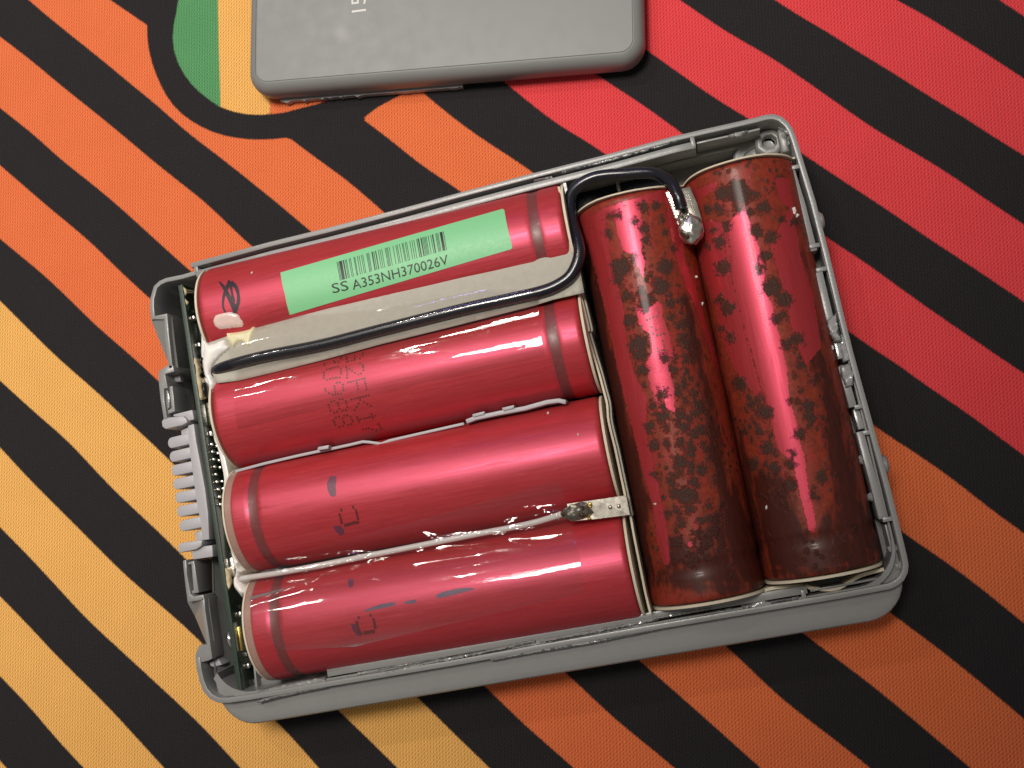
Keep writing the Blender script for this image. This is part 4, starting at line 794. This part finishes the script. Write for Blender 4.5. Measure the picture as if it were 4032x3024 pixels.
# ------------------------------------------------------------------ insulating papers
def sheet(name, path, zt, zb, t, label, m='cream'):
    p = smoothpath([(x, y, 0) for x, y in path], 4); o = MB().wall([(a[0], a[1]) for a in p], t, zb, zt).build(name, M[m], smooth=True, autos=40); tag(o, label, 'insulating paper'); return o
EP = c('H', [(183, 618), (212, 760), (243, 900), (262, 1030), (330, 1380), (350, 1440), (375, 1540), (402, 1659)]) + c('E', [(1490, 180), (1532, 330), (1580, 490), (1612, 610), (1640, 720), (1652, 850), (1700, 1050), (1742, 1250), (1772, 1390), (1800, 1530)]) + c('F', [(1995, 250), (2022, 400), (2062, 600), (2102, 800), (2138, 945)])
sheet('insulating_sheet', [U(u - 4, v, 16.6)[:2] for u, v in EP][::-1], 16.6, 2, .35, 'long cream paper sheet standing along the right ends of the four stacked cells')
sheet('insulating_sheet', [(U(u + 9, v, 15.6)[0], U(u + 9, v, 15.6)[1]) for u, v in EP[:18]][::-1], 15.6, 2, .3, 'second thinner paper sheet, pressed against the long cream sheet on its right side', 'paper')
def crown_sheet(y, x0, x1, name, label, th=.25, up=.22):
    xs = np.arange(x0, x1, .4); top = []; V = []; F = []
    for x in xs:
        z = 13.6 + .5 * mnoise.noise(Vector((x * .3, 0, 0)))
        for q in CELLS[4:]:
            cc = q['c1'] if y > 40 else q['c0']; d = (R + up) ** 2 - (x - cc) ** 2
            if d > 0: z = max(z, q['z'] + math.sqrt(d) + .10 * mnoise.noise(Vector((x * .8, 3, 0))))
        yy = y + (1.0 / (1 + math.exp(-(x - 85.6) * 1.5)) if y > 40 else 0) + .2 * mnoise.noise(Vector((x * .12, 7, 0))); V += [(x, yy, 2), (x, yy, z), (x, yy + th, z), (x, yy + th, 2)]
    for i in range(len(xs) - 1):
        k = 4 * i; F += [(k, k + 1, k + 5, k + 4), (k + 1, k + 2, k + 6, k + 5), (k + 2, k + 3, k + 7, k + 6)]
    o = MB().add(V, F).build(name, M['cream'], smooth=True, autos=40); tag(o, label, 'insulating paper')
crown_sheet(68.0, 67.5, 104.6, 'insulating_sheet', 'cream paper edge behind the far ends of the two rust spotted cells')
BP = [U(u, v, 13)[:2] for u, v in c('G', [(175, 905), (350, 907), (550, 882), (750, 832), (880, 792), (1000, 755), (1200, 742), (1300, 757), (1400, 766), (1480, 752), (1550, 712), (1620, 672), (1700, 645), (1805, 618)])]
sheet('insulating_sheet', BP, 13, 3, .5, 'wavy cream paper edge below the near ends of the two rust spotted cells')
BP2 = [U(u, v, 12.4)[:2] for u, v in c('G', [(860, 835), (960, 805), (1080, 790), (1180, 770)])]
sheet('insulating_sheet', BP2, 12.4, 3, .25, 'short folded paper end above the torn front rail', 'paper')
# white backing card between board and cells
CP = c('P', [(395, 620), (392, 800), (395, 900), (410, 1050), (450, 1200), (480, 1300)]) + c('R', [(515, 300), (560, 430), (600, 600), (625, 750), (610, 900), (612, 1050), (640, 1250), (700, 1500)]) + c('T', [(490, 60), (505, 150)])
p = smoothpath([(*U(u, v, 11)[:2], 0) for u, v in CP], 4)
o = MB().wall([(a[0], a[1]) for a in p], 1.0, 3, 11, -1.0).build('backing_card', M['silicone'], bevel=.2); tag(o, 'white backing card standing between the circuit board and the left cell ends', 'insulating card')

# ------------------------------------------------------------------ wires, tabs, solder
def wpath(pts, zs, k=8): return smoothpath([U(u, v, z) for (u, v), z in zip(pts, zs)], k)
BW = [(842, 1492), (850, 1462), (907, 1437), (1042, 1402), (1269, 1357), (1500, 1298), (1823, 1217), (2000, 1178), (2130, 1148), (2200, 1120), (2250, 1080), (2280, 1010), (2276, 950), (2257, 888), (2244, 807), (2262, 745), (2344, 697), (2480, 684), (2577, 684), (2638, 718), (2668, 770), (2684, 822)]
BZ = [14.5, 17.6, 18.9, 19.2, 19.3, 19.3, 19.3, 19.3, 19.3, 19.3, 19.3, 19.2, 18.6, 17.0, 15.5, 15.0, 15.0, 15.5, 16.5, 18.5, 19.6, 19.4]
bwp = wpath(BW, BZ); o = MB().tube(bwp, .98, 16).build('black_wire', M['wire_black'], smooth=True, autos=80); tag(o, 'thick black wire taped over the paper strip, looping up to the shiny solder ball', 'wire')
WW = [(950, 2282), (965, 2276), (1097, 2256), (1233, 2231), (1436, 2191), (1617, 2155), (1888, 2101), (2000, 2080), (2105, 2057), (2170, 2038), (2212, 2024)]
WZ = [16.0, 16.6, 17.0, 17.2, 17.2, 17.2, 17.2, 17.4, 17.8, 18.3, 18.8]
wwp = wpath(WW, WZ); o = MB().tube(wwp, .5, 14).build('white_wire', M['wire_white'], smooth=True, autos=80); tag(o, 'thin white wire in the groove between the two lowest red cells', 'wire')
# right-hand tab with dull solder
tb = thing('solder_tab', U(2350, 2005, 18), 'straight nickel tab with a dull fluxed solder blob at the end of the white wire', 'metal tab')
tz = [18.7, 18.6, 18.2, 18.2, 18.5, 18.7]
V = [U(u, v, z) for (u, v), z in zip([(2232, 1984), (2345, 1968), (2465, 1950), (2480, 2027), (2360, 2042), (2248, 2052)], tz)]
mb = MB(); mb.add(V, [(0, 1, 4, 5), (1, 2, 3, 4)]); o = mb.build('strip', M['nickel'], tb); s_ = o.modifiers.new('t', 'SOLIDIFY'); s_.thickness = .02
for u, v in ((2403, 1997), (2436, 1993)): MB().blob(U(u, v, 18.45), .32, .38, .22).build('weld_dimple', M['nickel'], tb, smooth=True)
p = U(2272, 2014, 19.0); MB().blob(p, 2.35, 1.35, .75, 28, 16, .35, rot=.05).build('solder_blob', M['solder_dull'], tb, smooth=True)
for u, v in ((2290, 2003), (2291, 2027)): MB().blob(U(u, v, 19.55), .5, .42, .3, jit=.3).build('flux_pit', M['burnt'], tb, smooth=True)
mb = MB()
for i in range(12): mb.blob(U(2322 + random.uniform(-7, 8), 1985 + i * 5.2, 18.95), random.uniform(.16, .34), random.uniform(.16, .34), .14, 8, 6, .4)
mb.build('flux_residue', M['gold'], tb, smooth=True); MB().tube([U(2200, 2028, 18.7), U(2225, 2022, 19.0)], .42, 10).build('scorched_wire_end', M['burnt'], tb, smooth=True)
# left-hand tab over the two spotted cells
tb = thing('solder_tab', U(2690, 840, 18), 'round ended nickel tab with a shiny solder ball between the two rust spotted cells', 'metal tab')
pl = [(2620, 757), (2650, 748), (2690, 741), (2716, 734), (2745, 800), (2768, 880), (2773, 912), (2764, 938), (2740, 952), (2715, 952), (2694, 940), (2680, 915), (2660, 860), (2640, 810)]
zp = 17.6
o = MB().prism([U(u, v, zp)[:2] for u, v in pl], zp - .2, zp).build('strip', M['nickel'], tb, bevel=.05)
p = U(2720, 908, 18.1); MB().blob((p[0], p[1] + .2, p[2]), 1.95, 2.6, 1.35, 34, 22, .2).build('solder_ball', M['solder'], tb, smooth=True)
mb = MB()
for (a, b_) in (((2632, 780), (2668, 880)), ((2700, 760), (2730, 842))):
    for k in range(9):
        for j in range(2): t = k / 9; mb.blob(U(a[0] + (b_[0] - a[0]) * t + j * 9, a[1] + (b_[1] - a[1]) * t, zp + .03), .14, .14, .09, 8, 5)
mb.build('knurled_dimple', M['solder'], tb, smooth=True); mb = MB()
for i in range(9): mb.blob(U(2690 + random.uniform(-22, 22), 858 + random.uniform(-16, 14), 18.6), random.uniform(.2, .5), random.uniform(.2, .5), random.uniform(.2, .45), 8, 6, .5)
mb.build('solder_spatter', M['solder'], tb, smooth=True); MB().blob(U(2700, 918, 18.9), .8, 1.1, .4, jit=.4, rot=.5).build('flux_spot', M['burnt'], tb, smooth=True)

# ------------------------------------------------------------------ glue and silicone
def puff(name, k, pts, zb, h, m, label, cat, wid=1.2, skirt=2.0, surf=False):
    P = W2(k, pts, zb + h * .7); P = [(a[0], a[1]) for a in smoothpath([(*q, 0) for q in P + [P[0]]], 3)][:-1]
    def zf(V, d):
        base = cell_h(V, 0) if surf else np.full(len(V), zb); base = np.maximum(base, zb)
        return base + h * np.clip(d / wid, 0, 1) ** .5 - np.where(d < 1e-3, skirt, 0) + .12 * np.array([mnoise.noise(Vector((x * .8, y * .8, 1))) for x, y in V]) * np.clip(d, 0, 1)
    o = patch(P, zf, .35, .2).build(name, M[m], smooth=True, autos=75); tag(o, label, cat); return o
puff('silicone_blob', 'P', [(375, 590), (400, 640), (450, 745), (520, 735), (632, 700), (650, 760), (700, 775), (640, 850), (560, 920), (510, 985), (490, 1060), (515, 1130), (560, 1160), (520, 1200), (490, 1290), (465, 1250), (440, 1160), (400, 1050), (385, 930), (400, 800), (385, 700)], 18.3, 1.2, 'silicone', 'smeared white silicone round the left end of the black wire', 'silicone', 1.4, 5)
puff('silicone_blob', 'T', [(480, 30), (510, 60), (560, 125), (600, 150), (600, 190), (560, 215), (560, 250), (600, 275), (640, 320), (690, 375), (665, 420), (600, 440), (570, 480), (555, 440), (500, 370), (475, 320), (475, 240), (495, 200), (490, 120)], 13.6, 2.6, 'silicone', 'white silicone bead at the left end of the white wire', 'silicone', 1.2, 5)
puff('glue_drop', 'A', [(820, 830), (850, 780), (920, 755), (990, 750), (1050, 775), (1080, 830), (1075, 880), (1000, 890), (900, 905), (845, 890)], 16, .35, 'glue_clear', 'milky glue drop under the black scribble on the topmost red cell', 'glue', .8, .3, True)
puff('paper_scrap', 'A', [(860, 905), (960, 895), (1060, 870), (1090, 840), (1118, 868), (1095, 920), (1070, 1005), (1055, 1030), (1000, 985), (950, 1000), (925, 1035), (880, 985), (860, 960)], 18.75, .35, 'glue_yellow', 'torn yellowish paper scrap just below the milky glue drop', 'paper scrap', .4, .3)

# ------------------------------------------------------------------ clear tape
def wire_h(path, r, off=0.0):
    P = np.array(path)
    def f(x, ys):
        k = np.argsort(P[:, 0]); yw = np.interp(x, P[k, 0], P[k, 1]); zw = np.interp(x, P[k, 0], P[k, 2])
        if x < P[:, 0].min() or x > P[:, 0].max(): return np.full(len(ys), -9.)
        d = (r + off) ** 2 - (ys - yw) ** 2; return np.where(d > 0, zw + np.sqrt(np.maximum(d, 0)), -9.)
    return f
def drape_h(xs, ys, which, extra, it=120):
    Z = np.zeros((len(xs), len(ys)))
    for i, x in enumerate(xs):
        z = cell_h(np.stack([np.full(len(ys), x), ys], 1), 0.0, which)
        for e in extra: z = np.maximum(z, e(x, ys))
        Z[i] = z
    i0, i1 = int(np.searchsorted(xs, 3)), int(np.searchsorted(xs, 62)); Z[:i0] = Z[i0]; Z[i1:] = Z[i1]
    Z = np.where(Z < 0, 10, Z); Sf = Z.copy()
    for _ in range(it):
        A = (np.roll(Z, 1, 1) + np.roll(Z, -1, 1)) / 2; A[:, 0] = Z[:, 0]; A[:, -1] = Z[:, -1]
        if _ % 6 == 0: A[1:-1] = (A[2:] + A[:-2] + 2 * A[1:-1]) / 4
        Z = np.maximum(Sf, A)
    def f(V):
        X = np.clip((V[:, 0] - xs[0]) / (xs[1] - xs[0]), 0, len(xs) - 1.001); Y = np.clip((V[:, 1] - ys[0]) / (ys[1] - ys[0]), 0, len(ys) - 1.001)
        i = X.astype(int); j = Y.astype(int); a = X - i; b = Y - j
        return Z[i, j] * (1 - a) * (1 - b) + Z[i + 1, j] * a * (1 - b) + Z[i, j + 1] * (1 - a) * b + Z[i + 1, j + 1] * a * b
    return f
def paper_e(x, ys):
    z = paper_f(np.stack([np.full(len(ys), min(x, 65.5)), ys], 1)) + .2; return np.where((ys > 51.6) & (ys < 60.3), z, -9.)
bwl = [p for p in bwp if p[0] < 60]; tf1 = drape_h(xsg, np.arange(38, 72, .2), [0, 1], [wire_h(bwl, .98, .05), paper_e], 90)
T1 = [(893, 1385), (912, 1440), (925, 1560), (935, 1690), (1250, 1612), (1500, 1550), (1800, 1480), (2143, 1400), (2133, 1330), (2118, 1200), (2112, 1140), (1900, 1140), (1500, 1215), (1300, 1235), (1145, 1242), (1130, 1200), (1000, 1250), (890, 1330)]
def tapez(f, amp, fx, fy, seed):
    def z(V, d):
        n = np.array([mnoise.noise(Vector((x * fx, y * fy, seed))) + .5 * mnoise.noise(Vector((x * fx * 2.3, y * fy * 2.1, seed + 5))) for x, y in V]); return f(V) + .14 + amp * n
    return z
P = [on_surf(u, v, tf1)[:2] for u, v in T1]
o = patch(dense(P, .5), tapez(tf1, .10, .06, .55, 2), .45, .25).build('clear_tape', M['tape'], smooth=True, autos=120); tag(o, 'glossy clear tape holding the black wire over paper strip and second cell', 'adhesive tape')
wwl = [p for p in wwp if p[0] < 57]; tf2 = drape_h(xsg, np.arange(2, 38, .2), [2, 3], [wire_h(wwl, .56, .05)], 160)
T2 = [(973, 2263), (986, 2360), (1000, 2480), (1120, 2560), (1400, 2545), (1861, 2437), (2300, 2334), (2285, 2200), (2262, 2111), (2254, 2068), (2228, 1980), (2200, 1889), (1900, 1975), (1650, 2050), (1440, 2100), (1200, 2165), (990, 2215)]
P = [on_surf(u, v, tf2)[:2] for u, v in T2]
def pxl(k, pts): return [on_surf(u, v, tf2)[:2] for u, v in c(k, pts)]
CREASE = [(pxl('C', [(850, 330), (1100, 290), (1400, 215), (1700, 150), (1860, 110)]), .28, .42), (pxl('C', [(860, 475), (1100, 405), (1400, 310), (1600, 235), (1760, 205), (1835, 175)]), .32, .40), (pxl('C', [(850, 220), (1200, 130), (1500, 80), (1750, 70), (1870, 105)]), .22, .35),
          (pxl('F', [(80, 600), (250, 550), (460, 500)]), .25, .4), (pxl('F', [(1000, 390), (1200, 350), (1400, 310), (1570, 308)]), .3, .4), (pxl('F', [(440, 290), (480, 245), (630, 200)]), .2, .35), (pxl('F', [(1060, 125), (1250, 75), (1460, 42)]), .22, .5), (pxl('F', [(350, 400), (450, 350), (560, 400)]), .18, .3), (pxl('F', [(1100, 300), (1180, 200), (1310, 170)]), .15, .3)]
def z2(V, d):
    z = tf2(V) + .14
    n = np.array([mnoise.noise(Vector((x * .07, y * .5, 9))) for x, y in V]); r1 = np.array([1 - abs(mnoise.noise(Vector((x * .075 + 3, y * .42 + x * .05, 4)))) * 3.2 for x, y in V])
    # crumpled patch next to the wire
    yw = np.interp(V[:, 0], [p[0] for p in wwp], [p[1] for p in wwp]); near = np.exp(-((V[:, 1] - yw) / 3.6) ** 2)
    cz = 0
    for pl, h_, w_ in CREASE: cz = cz + h_ * np.exp(-(np.abs(sdf(V, [pl], closed=False)) / w_) ** 1.3)
    return z + .07 * n + .20 * np.clip(r1, 0, 1) ** 2 * near + cz
o = patch(dense(P, .5), z2, .3, .25).build('clear_tape', M['tape'], smooth=True, autos=120); tag(o, 'crumpled clear tape holding the white wire over the two lowest red cells', 'adhesive tape')

# ------------------------------------------------------------------ lid
lid = thing('case_lid', (50, 120, 0), 'detached grey plastic case lid lying face up above the open battery case', 'lid')
a0 = np.array(U(1205, 378, 2.5)[:2]); a1 = np.array(U(2305, 290, 2.5)[:2]); ex = (a1 - a0) / np.linalg.norm(a1 - a0); ey = np.array([-ex[1], ex[0]])
lf = np.array(U(997, 270, 3)[:2]); rt = np.array(U(2541, 150, 3)[:2]); o0_ = a0 + ex * ((lf - a0) @ ex); WD = (rt - a0) @ ex - (lf - a0) @ ex
def lring(ins, z, r, L_=118):
    return [tuple((o0_ + ex * x + ey * y)) + (zz,) for x, y, zz in rrect(ins, WD - ins, ins, L_ - ins, (max(r - ins, .6),) * 4, z, 10)]
mb = MB(); mb.loft([lring(.9, .7, 4.4), lring(.35, 1.2, 4.4), lring(.05, 2.2, 4.4), lring(.0, 3.4, 4.4), lring(.12, 4.4, 4.4), lring(.40, 5.1, 4.4), lring(.8, 5.6, 4.4), lring(1.3, 5.95, 4.4), lring(1.75, 6.08, 4.4), lring(1.84, 5.92, 4.4), lring(1.96, 5.92, 4.4), lring(2.08, 6.06, 4.4)], True, True)
M['lid'] = simple('grey_satin_lid', (.205, .207, .203), .40, var=.012, vs=1.2, bm_=.0, bs=70, spec=.4, coat=.0012); M['lid'].node_tree.nodes['Principled BSDF'].inputs['Coat Roughness'].default_value = .06
mb.build('cover_plate', M['lid'], lid, smooth=True, autos=28)
v, f = text_mesh('15'); k_ = 2.75 / v[:, 1].max(); cc = [U(*q, 6.06) for q in ((1438, 44), (1436, -20))]
bx = np.array(cc[1][:2]) - np.array(cc[0][:2]); bx /= np.linalg.norm(bx); by = np.array([-bx[1], bx[0]]); st_ = np.array(U(1441, 43, 6.06)[:2]); x0_ = v[:, 0].min()
MB().add([tuple(st_ + bx * (p_[0] - x0_) * k_ + by * p_[1] * k_) + (6.09,) for p_ in v], f).build('number_print', M['white_print'], lid)
pts = []; n = 90
for i in range(n):
    x = 5 + (WD - 30) * i / (n - 1) * .8; q_ = mnoise.noise(Vector((x * .55, 0, 0))) + .6 * mnoise.noise(Vector((x * 1.9, 4, 0))); pts.append((x, -.25 - max(0, q_) * (.8 if i < 40 else .2)))
poly = [tuple(o0_ + ex * x + ey * y) for x, y in pts] + [tuple(o0_ + ex * x + ey * 1.8) for x, y in pts[::-1]]
MB().prism(poly, .35, 1.5).build('torn_snap_edge', M['case_gloss'], lid)

# ------------------------------------------------------------------ crumbs
def crumb(u, v, z, r, label):
    h = on_surf(u, v, cell_h); p = h if z is None else U(u, v, z)
    o = MB().blob((p[0], p[1], p[2] + r * .3), r, r * .6, r * .4, 8, 6, .8, rot=random.uniform(0, 3)).build('plastic_crumb', M['crumb'], smooth=False); tag(o, label, 'crumb', 'loose crumbs on the cells')
for u, v, r, l in ((3126, 830, .55, 'white torn flake by the right rail near the top of the streaked cell'), (3138, 850, .4, 'smaller white flake just under the torn flake by the right rail'), (2740, 1090, .35, 'upper of two pale crumbs in the groove between the spotted cells'), (2765, 1198, .3, 'lower of two pale crumbs in the groove between the spotted cells'),
                   (3018, 1998, .28, 'pale crumb low on the streaked cell, left of the pink streak'), (2580, 1984, .26, 'pale crumb low on the left spotted cell, on its plain red strip'), (2158, 1627, .3, 'pale crumb on the upper side of the third red cell near its right end'), (2276, 1711, .2, 'tiny pale speck at mid height of the third red cell near its right end'),
                   (3278, 1370, .35, 'pale flake at the right edge of the streaked cell, beside the clear torn rail'), (992, 1074, .25, 'tiny white speck on the topmost cell left of the green sticker')):
    crumb(u, v, None, r, l)
